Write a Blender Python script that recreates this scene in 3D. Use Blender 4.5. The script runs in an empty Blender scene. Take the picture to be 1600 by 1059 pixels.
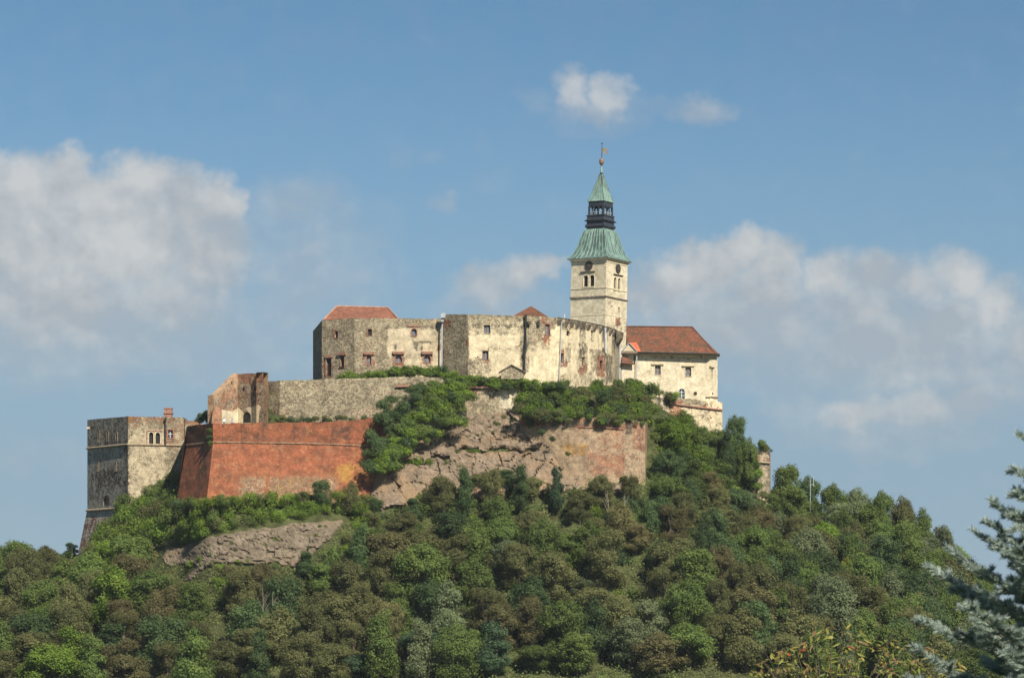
import bpy, bmesh, math, random
import numpy as np
from mathutils import Vector, noise as mnoise

scene = bpy.context.scene
COL = scene.collection
random.seed(7); np.random.seed(7)
R = math.radians

# ------------------------------------------------------------------ camera
F = 4800.0          # focal length in pixels of the 1600 px wide photograph
HZ = 1015.0         # picture row of the horizon
CZ = 22.0           # eye height above the plain
cam_d = bpy.data.cameras.new('camera')
cam = bpy.data.objects.new('camera', cam_d); COL.objects.link(cam)
cam.location = (0, 0, CZ); cam.rotation_euler = (R(90), 0, 0)
cam_d.sensor_width = 36; cam_d.lens = 36 * F / 1600
cam_d.shift_y = (HZ - 529.5) / 1600
cam_d.clip_start = 0.5; cam_d.clip_end = 20000
cam_d.dof.use_dof = True; cam_d.dof.focus_distance = 590; cam_d.dof.aperture_fstop = 14
scene.camera = cam

# ------------------------------------------------------------------ light
SUN_AZ, SUN_EL = R(30), R(43)          # azimuth to the right of straight behind the camera
sun_d = bpy.data.lights.new('sun', 'SUN'); sun_d.energy = 5.0; sun_d.angle = R(0.53)
sun_d.color = (1.0, 0.93, 0.82)
sun = bpy.data.objects.new('sun', sun_d); COL.objects.link(sun)
sdir = Vector((math.sin(SUN_AZ) * math.cos(SUN_EL), -math.cos(SUN_AZ) * math.cos(SUN_EL), math.sin(SUN_EL)))
sun.rotation_euler = sdir.to_track_quat('Z', 'Y').to_euler()
sun.location = (60, -40, 120)
scene.view_settings.view_transform = 'Standard'
scene.view_settings.look = 'None'
scene.view_settings.exposure = 0.5
scene.view_settings.gamma = 1.0
scene.render.engine = 'CYCLES'
scene.cycles.use_denoising = True
scene.cycles.max_bounces = 6
scene.cycles.transparent_max_bounces = 4
scene.cycles.sample_clamp_indirect = 4

# ------------------------------------------------------------------ sky and clouds
world = bpy.data.worlds.new('World'); scene.world = world; world.use_nodes = True
world.cycles.sampling_method = 'MANUAL'; world.cycles.sample_map_resolution = 256


def build_world():
    nt = world.node_tree; N = nt.nodes; L = nt.links
    N.clear()
    out = N.new('ShaderNodeOutputWorld'); bg = N.new('ShaderNodeBackground')
    bg.inputs['Strength'].default_value = 0.0565
    sky = N.new('ShaderNodeTexSky'); sky.sky_type = 'NISHITA'; sky.sun_disc = False
    sky.sun_elevation = SUN_EL; sky.sun_rotation = math.pi - SUN_AZ
    sky.altitude = 300; sky.air_density = 0.8; sky.dust_density = 0.25; sky.ozone_density = 2.0

    def math_(op, a, b=None, c=None, clamp=False):
        n = N.new('ShaderNodeMath'); n.operation = op; n.use_clamp = clamp
        for i, v in enumerate((a, b, c)):
            if v is None: continue
            if isinstance(v, (int, float)): n.inputs[i].default_value = v
            else: L.new(v, n.inputs[i])
        return n.outputs[0]

    def vmath(op, a, b=None, c=None):
        n = N.new('ShaderNodeVectorMath'); n.operation = op
        for i, v in enumerate((a, b, c)):
            if v is None: continue
            if isinstance(v, tuple): n.inputs[i].default_value = v
            else: L.new(v, n.inputs[i])
        return n.outputs['Value'] if op in ('LENGTH', 'DOT_PRODUCT') else n.outputs[0]

    def smooth(x, a, b):
        n = N.new('ShaderNodeMapRange'); n.interpolation_type = 'SMOOTHSTEP'
        L.new(x, n.inputs[0]); n.inputs[1].default_value = a; n.inputs[2].default_value = b
        return n.outputs[0]

    def mixc(f, a, b):
        n = N.new('ShaderNodeMix'); n.data_type = 'RGBA'
        L.new(f, n.inputs[0]) if not isinstance(f, float) else setattr(n.inputs[0], 'default_value', f)
        for s, v in ((6, a), (7, b)):
            if isinstance(v, tuple): n.inputs[s].default_value = v
            else: L.new(v, n.inputs[s])
        return n.outputs[2]

    def fbm(vec, scale, detail, rough=0.55):
        n = N.new('ShaderNodeTexNoise'); n.inputs['Scale'].default_value = scale
        n.inputs['Detail'].default_value = detail; n.inputs['Roughness'].default_value = rough
        L.new(vec, n.inputs['Vector'])
        return n

    tc = N.new('ShaderNodeTexCoord'); sep = N.new('ShaderNodeSeparateXYZ')
    L.new(tc.outputs['Generated'], sep.inputs[0])
    # compass bearing and elevation of the direction, in hundredths of 1/48 rad
    az = math_('ARCTAN2', sep.outputs[0], sep.outputs[1])
    el = math_('ARCSINE', sep.outputs[2])
    u = math_('MULTIPLY_ADD', az, 48.0, 8.0)            # 100-pixel units
    v = math_('MULTIPLY_ADD', el, -48.0, 10.15)
    cmb = N.new('ShaderNodeCombineXYZ'); L.new(u, cmb.inputs[0]); L.new(v, cmb.inputs[1])
    uv = cmb.outputs[0]
    w1 = fbm(uv, 1.1, 4, 0.55); w1b = fbm(uv, 3.6, 5, 0.55)
    wv = vmath('SUBTRACT', w1.outputs['Color'], (0.5, 0.5, 0.5)); wvb = vmath('SUBTRACT', w1b.outputs['Color'], (0.5, 0.5, 0.5))
    wuv = vmath('MULTIPLY_ADD', wvb, (0.42, 0.38, 0.0), vmath('MULTIPLY_ADD', wv, (0.85, 0.62, 0.0), uv))
    fine = fbm(uv, 1.9, 5, 0.55)
    # towers of the cumulus: column, row, half width, half height (pixels of 1/4800 rad), thickness
    CLOUDS = [(30, 315, 95, 62, 1), (110, 305, 70, 58, 1), (165, 330, 70, 60, 1), (222, 308, 70, 62, 1), (300, 330, 75, 60, .95), (345, 325, 40, 48, .9), (60, 390, 130, 90, 1), (200, 390, 150, 95, 1), (325, 400, 80, 100, .85),
              (90, 470, 170, 90, .85), (260, 470, 140, 80, .7), (450, 325, 70, 45, .42), (500, 315, 40, 35, .36), (480, 420, 80, 110, .34), (460, 500, 80, 50, .34), (190, 562, 70, 28, .34), (520, 520, 40, 40, .2),
              (902, 150, 34, 40, .62), (958, 160, 42, 34, .62), (925, 182, 58, 26, .5), (1095, 187, 62, 24, .42), (850, 165, 40, 26, .2), (1010, 175, 40, 22, .2), (690, 320, 30, 20, .36), (650, 250, 40, 24, .14), (780, 285, 40, 18, .12),
              (815, 432, 52, 38, .82), (850, 420, 34, 28, .75), (765, 455, 70, 38, .7), (730, 480, 60, 28, .4),
              (1155, 398, 46, 42, 1), (1110, 425, 70, 46, .95), (1210, 415, 52, 46, .9), (1060, 445, 80, 46, .9), (1000, 465, 60, 34, .7), (1190, 460, 80, 50, .8),
              (1300, 440, 62, 48, .78), (1370, 440, 60, 50, .74), (1430, 450, 60, 48, .72), (1495, 440, 60, 50, .8), (1540, 490, 56, 56, .8), (1590, 540, 50, 50, .7), (1340, 490, 120, 60, .66), (1470, 510, 110, 56, .66),
              (1350, 648, 90, 34, .66), (1430, 640, 80, 36, .62), (1510, 630, 60, 40, .55), (1240, 632, 60, 28, .34), (1390, 712, 65, 24, .28)]
    SOFT = [(470, 430, 170, 150, .36), (1560, 560, 150, 110, .5), (120, 500, 330, 120, .55), (300, 540, 300, 80, .34), (60, 715, 160, 40, .16), (780, 485, 130, 50, .36), (1160, 500, 240, 90, .62), (1400, 540, 260, 95, .6), (1250, 570, 330, 60, .36), (1390, 670, 180, 50, .34), (1600, 620, 120, 60, .2), (925, 185, 90, 45, .25)]
    field = None
    for (cx, cy, rx, ry, w) in CLOUDS + SOFT:
        rx *= 1.15; ry *= 1.15
        d = vmath('MULTIPLY_ADD', wuv, (100 / rx, 100 / ry, 0.0), (-cx / rx, -cy / ry, 0.0))
        b = math_('MULTIPLY_ADD', vmath('DOT_PRODUCT', d, d), -w, w)
        field = b if field is None else math_('SMOOTH_MAX', field, b, 0.10)
    # the rest of the sky round the horizon: the same broken cumulus
    other = fbm(uv, 0.22, 6, 0.55)
    oth = math_('MULTIPLY_ADD', other.outputs[0], 3.2, -1.55)
    lowband = smooth(v, -14.0, 2.0)
    oth = math_('MULTIPLY', oth, lowband)
    off = math_('ABSOLUTE', math_('SUBTRACT', u, 8.0))
    outm = smooth(off, 8.6, 11.5)
    field = math_('MAXIMUM', field, math_('MULTIPLY', oth, outm))
    nf = math_('SUBTRACT', fine.outputs[0], 0.5)
    fld = math_('MULTIPLY_ADD', nf, 0.36, field)
    alpha = smooth(fld, -0.08, 0.88)
    alpha = math_('MULTIPLY', alpha, 0.86)
    # light: same noise looked up a little towards the sun
    uv2 = vmath('ADD', uv, (0.12, -0.22, 0.0))
    w2 = fbm(uv2, 0.95, 4, 0.52); w3 = fbm(uv, 0.95, 4, 0.52)
    relief = math_('MULTIPLY', math_('SUBTRACT', w3.outputs[0], w2.outputs[0]), 1.8)
    TOPS = [(110, 275, 60, 30), (215, 285, 55, 45), (40, 300, 70, 45), (345, 300, 30, 30), (1160, 395, 55, 40), (910, 160, 45, 35), (960, 165, 40, 30),
            (1090, 420, 60, 35), (830, 425, 40, 26), (1290, 430, 50, 30), (1490, 445, 50, 35), (1380, 640, 90, 28), (1545, 500, 50, 45), (150, 380, 130, 80)]
    hi = None
    for (cx, cy, rx, ry) in TOPS:
        d = vmath('MULTIPLY_ADD', wuv, (60 / rx, 60 / ry, 0.0), (-.6 * cx / rx, -.6 * cy / ry, 0.0))
        b = math_('SUBTRACT', 1.0, vmath('LENGTH', d))
        hi = b if hi is None else math_('SMOOTH_MAX', hi, b, 0.2)
    hi = math_('MULTIPLY', math_('MAXIMUM', hi, 0.0), 0.75)
    bright = math_('ADD', math_('MULTIPLY_ADD', relief, 1.7, 0.14), hi, clamp=True)
    ccol = mixc(bright, (5.35, 5.7, 6.05, 1), (7.9, 7.9, 7.75, 1))
    # clear air: the physical sky, tinted to the camera's white balance
    tint = N.new('ShaderNodeMix'); tint.data_type = 'RGBA'; tint.blend_type = 'MULTIPLY'; tint.inputs[0].default_value = 1.0
    L.new(sky.outputs[0], tint.inputs[6]); tint.inputs[7].default_value = (SKY_TINT[0], SKY_TINT[1], SKY_TINT[2], 1)
    # thin summer haze thickening towards the horizon, all round
    veil = math_('MULTIPLY', smooth(v, 0.5, 8.0), 0.86)
    clear = mixc(veil, tint.outputs[2], (3.45, 4.8, 6.15, 1))
    fin = mixc(alpha, clear, ccol)
    L.new(fin, bg.inputs['Color']); L.new(bg.outputs[0], out.inputs[0])


SKY_TINT = (0.79, 1.02, 1.04)
build_world()

# ------------------------------------------------------------------ helpers


def P(px, py, Y):
    return Vector(((px - 800) * Y / F, Y, CZ + (HZ - py) * Y / F))


def proj(p):
    return 800 + F * p[0] / p[1], HZ - F * (p[2] - CZ) / p[1]


def ZP(py, Y):
    return CZ + (HZ - py) * Y / F


def tag(o, label=None, cat=None, group=None, kind=None):
    if label: o['label'] = label
    if cat: o['category'] = cat
    if group: o['group'] = group
    if kind: o['kind'] = kind
    return o


def thing(name, label, cat, loc, group=None):
    o = bpy.data.objects.new(name, None); COL.objects.link(o)
    o.location = loc; o.empty_display_size = 0.5
    return tag(o, label, cat, group)


def root_loc(parent):
    v = Vector((0, 0, 0))
    while parent is not None:
        v = v + Vector(parent.location); parent = parent.parent
    return v


class MB:
    """collects faces in world coordinates; build() links them as one mesh object"""

    def __init__(self):
        self.v = []; self.f = []

    def add(self, vs, fs):
        n = len(self.v)
        self.v.extend([tuple(p) for p in vs])
        self.f.extend([tuple(i + n for i in f) for f in fs])
        return self

    def quad(self, a, b, c, d): return self.add([a, b, c, d], [(0, 1, 2, 3)])

    def poly(self, pts): return self.add(pts, [tuple(range(len(pts)))])

    def hexa(self, b, t):
        """b, t: four bottom and four top points in the same turning order"""
        return self.add(list(b) + list(t), [(3, 2, 1, 0), (4, 5, 6, 7), (0, 1, 5, 4), (1, 2, 6, 5), (2, 3, 7, 6), (3, 0, 4, 7)])

    def box(self, c, s, ax=((1, 0, 0), (0, 1, 0), (0, 0, 1))):
        c = Vector(c); X, Y_, Z_ = [Vector(a) for a in ax]; hx, hy, hz = s[0] / 2, s[1] / 2, s[2] / 2
        cs = [c + X * (sx * hx) + Y_ * (sy * hy) - Z_ * hz for sx, sy in ((-1, -1), (1, -1), (1, 1), (-1, 1))]
        ct = [p + Z_ * (2 * hz) for p in cs]
        return self.hexa(cs, ct)

    def tube(self, pts, rad, n=6, cap=True):
        pts = [Vector(p) for p in pts]; rings = []
        for i, p in enumerate(pts):
            d = (pts[min(i + 1, len(pts) - 1)] - pts[max(i - 1, 0)]).normalized()
            a = d.cross(Vector((0, 0, 1)))
            if a.length < 1e-3: a = d.cross(Vector((1, 0, 0)))
            a.normalize(); b = d.cross(a)
            r = rad[i] if isinstance(rad, (list, tuple)) else rad
            rings.append([p + a * (r * math.cos(6.2832 * k / n)) + b * (r * math.sin(6.2832 * k / n)) for k in range(n)])
        vs = [q for r_ in rings for q in r_]; fs = []
        for i in range(len(rings) - 1):
            for k in range(n):
                fs.append((i * n + k, i * n + (k + 1) % n, (i + 1) * n + (k + 1) % n, (i + 1) * n + k))
        if cap:
            fs.append(tuple(range(n))); fs.append(tuple(range(len(vs) - 1, len(vs) - n - 1, -1)))
        return self.add(vs, fs)

    def loft(self, rings, cap=True):
        """rings: lists of points, same count, bottom to top"""
        n = len(rings[0]); vs = [q for r_ in rings for q in r_]; fs = []
        for i in range(len(rings) - 1):
            for k in range(n):
                fs.append((i * n + k, i * n + (k + 1) % n, (i + 1) * n + (k + 1) % n, (i + 1) * n + k))
        if cap:
            fs.append(tuple(reversed(range(n)))); fs.append(tuple(range(len(vs) - n, len(vs))))
        return self.add(vs, fs)

    def build(self, name, mat, parent=None, strokes=None, default=(0, 0, 0, 0), smooth=False, bevel=0):
        loc = root_loc(parent)
        me = bpy.data.meshes.new(name)
        me.from_pydata([(p[0] - loc.x, p[1] - loc.y, p[2] - loc.z) for p in self.v], [], self.f)
        me.validate(); me.update()
        if strokes is not None:
            at = me.color_attributes.new('wear_shade', 'FLOAT_COLOR', 'POINT')
            W = wear_shade(np.array(self.v), strokes, default)
            at.data.foreach_set('color', W.astype(np.float32).ravel())
        if mat is not None: me.materials.append(mat)
        o = bpy.data.objects.new(name, me); COL.objects.link(o)
        if smooth:
            for p in me.polygons: p.use_smooth = True
        if parent is not None: o.parent = parent
        return o


def wear_shade(V, strokes, default):
    """per-vertex wear: r bare rubble, g bare brick, b dark weathering plus painted shade, a ochre or lime"""
    px = 800 + F * V[:, 0] / V[:, 1]; py = HZ - F * (V[:, 2] - CZ) / V[:, 1]
    W = np.tile(np.array(default, float), (len(V), 1))
    for (ch, x0, y0, x1, y1, soft, val) in strokes:
        dx = np.maximum(np.maximum(x0 - px, px - x1), 0) / soft
        dy = np.maximum(np.maximum(y0 - py, py - y1), 0) / soft
        k = np.clip(1 - np.hypot(dx, dy), 0, 1)
        k = k * k * (3 - 2 * k)
        c = 'sbdy'.index(ch)
        if ch == 'b' and default[1] < .3 and val > .3: val = .25 + (val - .25) * .62
        W[:, c] = W[:, c] * (1 - k) + val * k
    return W


# ------------------------------------------------------------------ materials
class NT:
    def __init__(self, name):
        self.m = bpy.data.materials.new(name); self.m.use_nodes = True
        self.t = self.m.node_tree; self.N = self.t.nodes; self.L = self.t.links
        self.N.clear()
        self.out = self.N.new('ShaderNodeOutputMaterial')

    def n(self, typ, **kw):
        x = self.N.new(typ)
        for k, v in kw.items(): setattr(x, k, v)
        return x

    def set(self, sock, v):
        if isinstance(v, bpy.types.NodeSocket): self.L.new(v, sock)
        elif isinstance(v, tuple) and len(v) == 3 and sock.type == 'RGBA': sock.default_value = (*v, 1)
        else: sock.default_value = v

    def math(self, op, a, b=None, c=None, clamp=False):
        x = self.n('ShaderNodeMath', operation=op, use_clamp=clamp)
        for i, v in enumerate((a, b, c)):
            if v is not None: self.set(x.inputs[i], v)
        return x.outputs[0]

    def vmul(self, v, s):
        x = self.n('ShaderNodeVectorMath', operation='MULTIPLY'); self.set(x.inputs[0], v); x.inputs[1].default_value = s
        return x.outputs[0]

    def noise(self, vec, scale, detail=4, rough=0.55, col=False):
        x = self.n('ShaderNodeTexNoise'); self.set(x.inputs['Vector'], vec)
        x.inputs['Scale'].default_value = scale; x.inputs['Detail'].default_value = detail; x.inputs['Roughness'].default_value = rough
        return x.outputs['Color' if col else 0]

    def vor(self, vec, scale, feature='F1'):
        x = self.n('ShaderNodeTexVoronoi', feature=feature); self.set(x.inputs['Vector'], vec); x.inputs['Scale'].default_value = scale
        return x

    def mix(self, f, a, b, blend='MIX'):
        x = self.n('ShaderNodeMix', data_type='RGBA', blend_type=blend)
        self.set(x.inputs[0], f); self.set(x.inputs[6], a); self.set(x.inputs[7], b)
        return x.outputs[2]

    def range(self, v, a, b, c=0.0, d=1.0, smooth=True):
        x = self.n('ShaderNodeMapRange', interpolation_type='SMOOTHSTEP' if smooth else 'LINEAR')
        self.set(x.inputs[0], v)
        for i, q in zip((1, 2, 3, 4), (a, b, c, d)): x.inputs[i].default_value = q
        return x.outputs[0]

    def scale(self, col, f):
        return self.mix(1.0, col, self.grey(f), 'MULTIPLY')

    def grey(self, f):
        x = self.n('ShaderNodeCombineColor')
        for i in range(3): self.set(x.inputs[i], f)
        return x.outputs[0]

    def bump(self, h, strength=0.5, dist=0.1):
        x = self.n('ShaderNodeBump'); self.set(x.inputs['Height'], h)
        x.inputs['Strength'].default_value = strength; x.inputs['Distance'].default_value = dist
        return x.outputs[0]

    def principled(self, col, rough=0.85, normal=None, spec=0.25, metal=0.0):
        b = self.n('ShaderNodeBsdfPrincipled')
        self.set(b.inputs['Base Color'], col); self.set(b.inputs['Roughness'], rough)
        b.inputs['Specular IOR Level'].default_value = spec; b.inputs['Metallic'].default_value = metal
        if normal is not None: self.L.new(normal, b.inputs['Normal'])
        return b.outputs[0]

    def done(self, shader):
        self.L.new(shader, self.out.inputs[0]); return self.m


def mat_plain(name, col, rough=0.7, var=0.25, scale=2.0, spec=0.25, metal=0.0):
    t = NT(name); pos = t.n('ShaderNodeNewGeometry').outputs['Position']
    f = t.range(t.noise(pos, scale, 5, 0.65), 0.3, 0.7, 1 - var, 1 + var)
    return t.done(t.principled(t.scale(col, f), rough, spec=spec, metal=metal))


def mat_masonry(name, base, stone_lo=(0.215, 0.172, 0.11), stone_hi=(0.52, 0.435, 0.283), brick=(0.36, 0.155, 0.09), ochre=(0.46, 0.27, 0.06),
                streak=0.45, vs=2.9):
    t = NT(name)
    pos = t.n('ShaderNodeNewGeometry').outputs['Position']
    at = t.n('ShaderNodeAttribute', attribute_name='wear_shade')
    sp = t.n('ShaderNodeSeparateColor'); t.L.new(at.outputs['Color'], sp.inputs[0])
    ws, wb, wd, wy = sp.outputs[0], sp.outputs[1], sp.outputs[2], at.outputs['Alpha']
    n1 = t.noise(pos, 0.33, 6, 0.62); n2 = t.noise(pos, 1.5, 6, 0.68); n3 = t.noise(pos, 6.0, 3, 0.6)
    st = t.noise(t.vmul(pos, (1.1, 1.1, 0.10)), 1.0, 5, 0.65)
    # plaster
    pv = t.range(n2, 0.25, 0.8, 0.86, 1.1)
    pl = t.scale(base, pv)
    pl = t.mix(t.range(n1, 0.45, 0.72, 0.0, 0.8), pl, (base[0] * 0.72, base[1] * 0.70, base[2] * 0.66))
    pl = t.mix(t.range(st, 0.56, 0.74, 0.0, streak), pl, (0.25, 0.21, 0.15))
    # rubble
    vor = t.vor(pos, vs); ve = t.vor(pos, vs, 'DISTANCE_TO_EDGE')
    rs = t.n('ShaderNodeSeparateColor'); t.L.new(vor.outputs['Color'], rs.inputs[0])
    k = t.math('MULTIPLY_ADD', n3, 0.5, t.math('MULTIPLY', rs.outputs[0], 0.62))
    stn = t.mix(t.range(k, 0.2, 0.85), stone_lo, stone_hi)
    stn = t.mix(t.range(rs.outputs[1], 0.88, 0.92, 0.0, 0.4), stn, brick)
    stn = t.mix(t.range(ve.outputs[0], 0.0, 0.16, 0.7, 0.0), stn, (0.36, 0.315, 0.22))
    stn = t.scale(stn, t.range(n1, 0.3, 0.7, 0.78, 1.18))
    # brick
    bn = t.noise(t.vmul(pos, (1.0, 1.0, 3.2)), 3.2, 4, 0.75)
    bk = t.scale(brick, t.range(bn, 0.3, 0.72, 0.55, 1.5))
    bk = t.mix(t.range(n2, 0.57, 0.72, 0.0, 0.5), bk, (0.40, 0.27, 0.17))
    nb = t.noise(t.vmul(pos, (0.5, 0.5, 1.1)), 0.55, 6, 0.7)
    bk = t.mix(t.range(nb, 0.42, 0.64, 0.0, 0.85), bk, (brick[0] * .60, brick[1] * .72, brick[2] * .8))
    bk = t.mix(t.range(t.noise(pos, 0.9, 6, 0.75), 0.52, 0.68, 0.0, 0.7), bk, (brick[0] * 1.15, brick[1] * 1.9, brick[2] * 1.9))
    bk = t.mix(t.range(st, 0.52, 0.72, 0.0, 0.6), bk, (0.12, 0.06, 0.042))
    jit = t.math('MULTIPLY_ADD', n2, 1.1, t.math('MULTIPLY', n3, 0.35))
    jit = t.math('SUBTRACT', jit, 0.725)
    jit = t.math('MULTIPLY_ADD', t.math('SUBTRACT', t.noise(pos, 0.42, 5, 0.7), 0.5), 1.1, t.math('MULTIPLY', jit, 1.15))
    c = t.mix(t.range(t.math('ADD', ws, jit), 0.42, 0.58), pl, stn)
    c = t.mix(t.range(t.math('ADD', wb, jit), 0.42, 0.62), c, bk)
    c = t.mix(t.math('MULTIPLY', t.range(t.math('ADD', wy, t.math('MULTIPLY', jit, 1.1)), 0.35, 0.95), 0.72), c, ochre)
    dk = t.math('MULTIPLY', t.range(t.math('ADD', wd, jit), 0.3, 0.75), 0.82)
    c = t.mix(dk, c, (0.07, 0.06, 0.048))
    c = t.scale(c, t.range(t.noise(pos, 0.8, 6, 0.75), 0.32, 0.70, 0.64, 1.02))
    c = t.scale(c, t.range(t.noise(t.vmul(pos, (1, 1, 1.5)), 3.4, 3, 0.7), 0.3, 0.7, 0.84, 1.14))
    h = t.math('MULTIPLY_ADD', t.range(ve.outputs[0], 0.0, 0.2), t.range(ws, 0.3, 0.7, 0.1, 1.0), t.math('MULTIPLY', n2, 0.8))
    return t.done(t.principled(c, 0.92, t.bump(h, 0.55, 0.14), spec=0.1))


def mat_leaf(name, a, b, trans=0.46, hue=0.008):
    t = NT(name)
    at = t.n('ShaderNodeAttribute', attribute_name='tint')
    oi = t.n('ShaderNodeObjectInfo')
    f = t.math('MULTIPLY_ADD', at.outputs['Fac'], 0.75, t.math('MULTIPLY', oi.outputs['Random'], 0.25))
    c = t.mix(f, a, b)
    hs = t.n('ShaderNodeHueSaturation'); t.set(hs.inputs['Color'], c)
    t.set(hs.inputs['Hue'], t.math('MULTIPLY_ADD', oi.outputs['Random'], hue * 2, 0.5 - hue))
    t.set(hs.inputs['Value'], t.math('MULTIPLY_ADD', t.math('FRACT', t.math('MULTIPLY', oi.outputs['Random'], 7.31)), 0.5, 0.75))
    d = t.principled(hs.outputs[0], 0.62, spec=0.18)
    tr = t.n('ShaderNodeBsdfTranslucent'); t.set(tr.inputs[0], hs.outputs[0])
    m = t.n('ShaderNodeMixShader'); m.inputs[0].default_value = trans
    t.L.new(d, m.inputs[1]); t.L.new(tr.outputs[0], m.inputs[2])
    return t.done(m.outputs[0])


def mat_tiles(name, a, b, c_):
    t = NT(name); pos = t.n('ShaderNodeNewGeometry').outputs['Position']
    n1 = t.noise(pos, 0.35, 5, 0.65); n2 = t.noise(t.vmul(pos, (1, 1, 1.4)), 2.6, 4, 0.75)
    v = t.vor(t.vmul(pos, (1, 0.3, 1.4)), 2.8); rs = t.n('ShaderNodeSeparateColor'); t.L.new(v.outputs['Color'], rs.inputs[0])
    c = t.mix(t.range(n1, 0.38, 0.62), a, b)
    c = t.scale(c, t.range(n2, 0.28, 0.72, 0.5, 1.5))
    c = t.mix(t.range(rs.outputs[0], 0.7, 0.95, 0.0, 0.6), c, c_)
    sx = t.n('ShaderNodeSeparateXYZ'); t.L.new(pos, sx.inputs[0])
    w = t.math('FRACT', t.math('MULTIPLY', sx.outputs[2], 3.4))
    return t.done(t.principled(c, 0.85, t.bump(t.math('ADD', w, n2), 0.6, 0.08), spec=0.15))


def mat_copper(name, a, b, dark, amount):
    t = NT(name); pos = t.n('ShaderNodeNewGeometry').outputs['Position']
    st = t.noise(t.vmul(pos, (1.6, 1.6, 0.16)), 1.0, 5, 0.7); n2 = t.noise(pos, 1.3, 5, 0.65)
    c = t.mix(t.range(n2, 0.35, 0.65), a, b)
    c = t.mix(t.math('MULTIPLY', t.range(st, amount - 0.08, amount + 0.12), 0.75), c, dark)
    return t.done(t.principled(c, 0.6, spec=0.35))


def mat_rock(name, a, b, ochre):
    t = NT(name); pos = t.n('ShaderNodeNewGeometry').outputs['Position']
    n1 = t.noise(t.vmul(pos, (1, 1, 1.6)), 0.30, 7, 0.68); n2 = t.noise(pos, 1.7, 6, 0.7)
    st = t.noise(t.vmul(pos, (2.2, 2.2, 0.35)), 0.8, 5, 0.7)
    c = t.mix(t.range(n1, 0.36, 0.66), a, b)
    c = t.scale(c, t.range(n2, 0.25, 0.78, 0.55, 1.35))
    c = t.mix(t.range(t.noise(pos, 0.13, 4, 0.6), 0.47, 0.66, 0.0, 0.75), c, ochre)
    c = t.mix(t.range(st, 0.58, 0.75, 0.0, 0.6), c, (0.09, 0.08, 0.06))
    return t.done(t.principled(c, 0.95, t.bump(t.math('ADD', n2, st), 0.9, 0.25), spec=0.1))


MT = {}
MT['plaster'] = mat_masonry('cream_plaster', (0.82, 0.69, 0.455))
MT['chapel'] = mat_masonry('chapel_plaster', (0.79, 0.685, 0.485), streak=0.16)
MT['tower'] = mat_masonry('tower_plaster', (0.76, 0.66, 0.46), streak=0.42)
MT['rubble'] = mat_masonry('rubble_wall', (0.66, 0.55, 0.37))
MT['shade_stone'] = mat_masonry('shaded_rubble_wall', (0.50, 0.46, 0.39), stone_lo=(0.10, 0.085, 0.07), stone_hi=(0.44, 0.40, 0.33), brick=(0.22, 0.10, 0.075), vs=2.3)  # darker, greyer rubble with shade put into its colour
MT['redbrick'] = mat_masonry('red_brick_wall', (0.32, 0.13, 0.068), brick=(0.33, 0.114, 0.058), stone_lo=(0.17, 0.10, 0.06), stone_hi=(0.38, 0.23, 0.13), streak=0.5)
MT['brownbrick'] = mat_masonry('weathered_brick_wall', (0.43, 0.31, 0.195), stone_lo=(0.17, 0.13, 0.085), stone_hi=(0.48, 0.36, 0.23), brick=(0.36, 0.175, 0.105), streak=0.3)
MT['gate'] = mat_masonry('gatehouse_wall', (0.54, 0.38, 0.235), stone_lo=(0.15, 0.12, 0.085), stone_hi=(0.46, 0.38, 0.26), brick=(0.44, 0.215, 0.125), streak=0.3)
MT['brick_trim'] = mat_plain('brick_trim', (0.30, 0.16, 0.11), 0.9, 0.35, 3.0)
MT['stone_trim'] = mat_plain('stone_trim', (0.34, 0.265, 0.175), 0.9, 0.35, 2.0)
MT['cordon_stone'] = mat_plain('weathered_cordon', (0.235, 0.15, 0.09), 0.95, 0.5, 1.5)
MT['pale_trim'] = mat_plain('pale_trim', (0.62, 0.53, 0.36), 0.9, 0.2, 2.0)
MT['dark_trim'] = mat_plain('weathered_moulding', (0.20, 0.16, 0.12), 0.9, 0.4, 2.0)
MT['glass'] = mat_plain('old_glass', (0.055, 0.062, 0.075), 0.25, 0.3, 1.0, spec=0.5)
MT['glass_grey'] = mat_plain('dusty_glass', (0.13, 0.13, 0.15), 0.55, 0.25, 1.0, spec=0.3)
MT['void'] = mat_plain('dark_interior', (0.03, 0.025, 0.022), 0.9, 0.3)
MT['white_frame'] = mat_plain('white_window_frame', (0.7, 0.7, 0.68), 0.6, 0.1)
MT['pipe'] = mat_plain('zinc_pipe', (0.42, 0.44, 0.46), 0.45, 0.2, spec=0.4)
MT['dark_pipe'] = mat_plain('dark_pipe', (0.045, 0.04, 0.035), 0.7, 0.4)
MT['zinc'] = mat_plain('zinc_sheet', (0.36, 0.40, 0.40), 0.5, 0.15, spec=0.4)
MT['tile_red'] = mat_tiles('red_roof_tiles', (0.25, 0.10, 0.062), (0.185, 0.082, 0.052), (0.31, 0.15, 0.095))
MT['tile_brown'] = mat_tiles('brown_roof_tiles', (0.165, 0.066, 0.038), (0.095, 0.058, 0.036), (0.25, 0.085, 0.048))
MT['tile_ridge'] = mat_plain('ridge_tiles', (0.40, 0.24, 0.165), 0.9, 0.35, 2.0)
MT['tile_orange'] = mat_tiles('new_orange_tiles', (0.5, 0.12, 0.06), (0.48, 0.12, 0.06), (0.5, 0.15, 0.08))
MT['copper'] = mat_copper('green_copper', (0.175, 0.30, 0.245), (0.26, 0.375, 0.305), (0.06, 0.085, 0.085), 0.56)
MT['copper_old'] = mat_copper('streaked_copper', (0.15, 0.265, 0.22), (0.22, 0.325, 0.27), (0.045, 0.052, 0.056), 0.44)
MT['dark_copper'] = mat_plain('blackened_copper', (0.035, 0.042, 0.05), 0.45, 0.35, spec=0.4)
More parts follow.
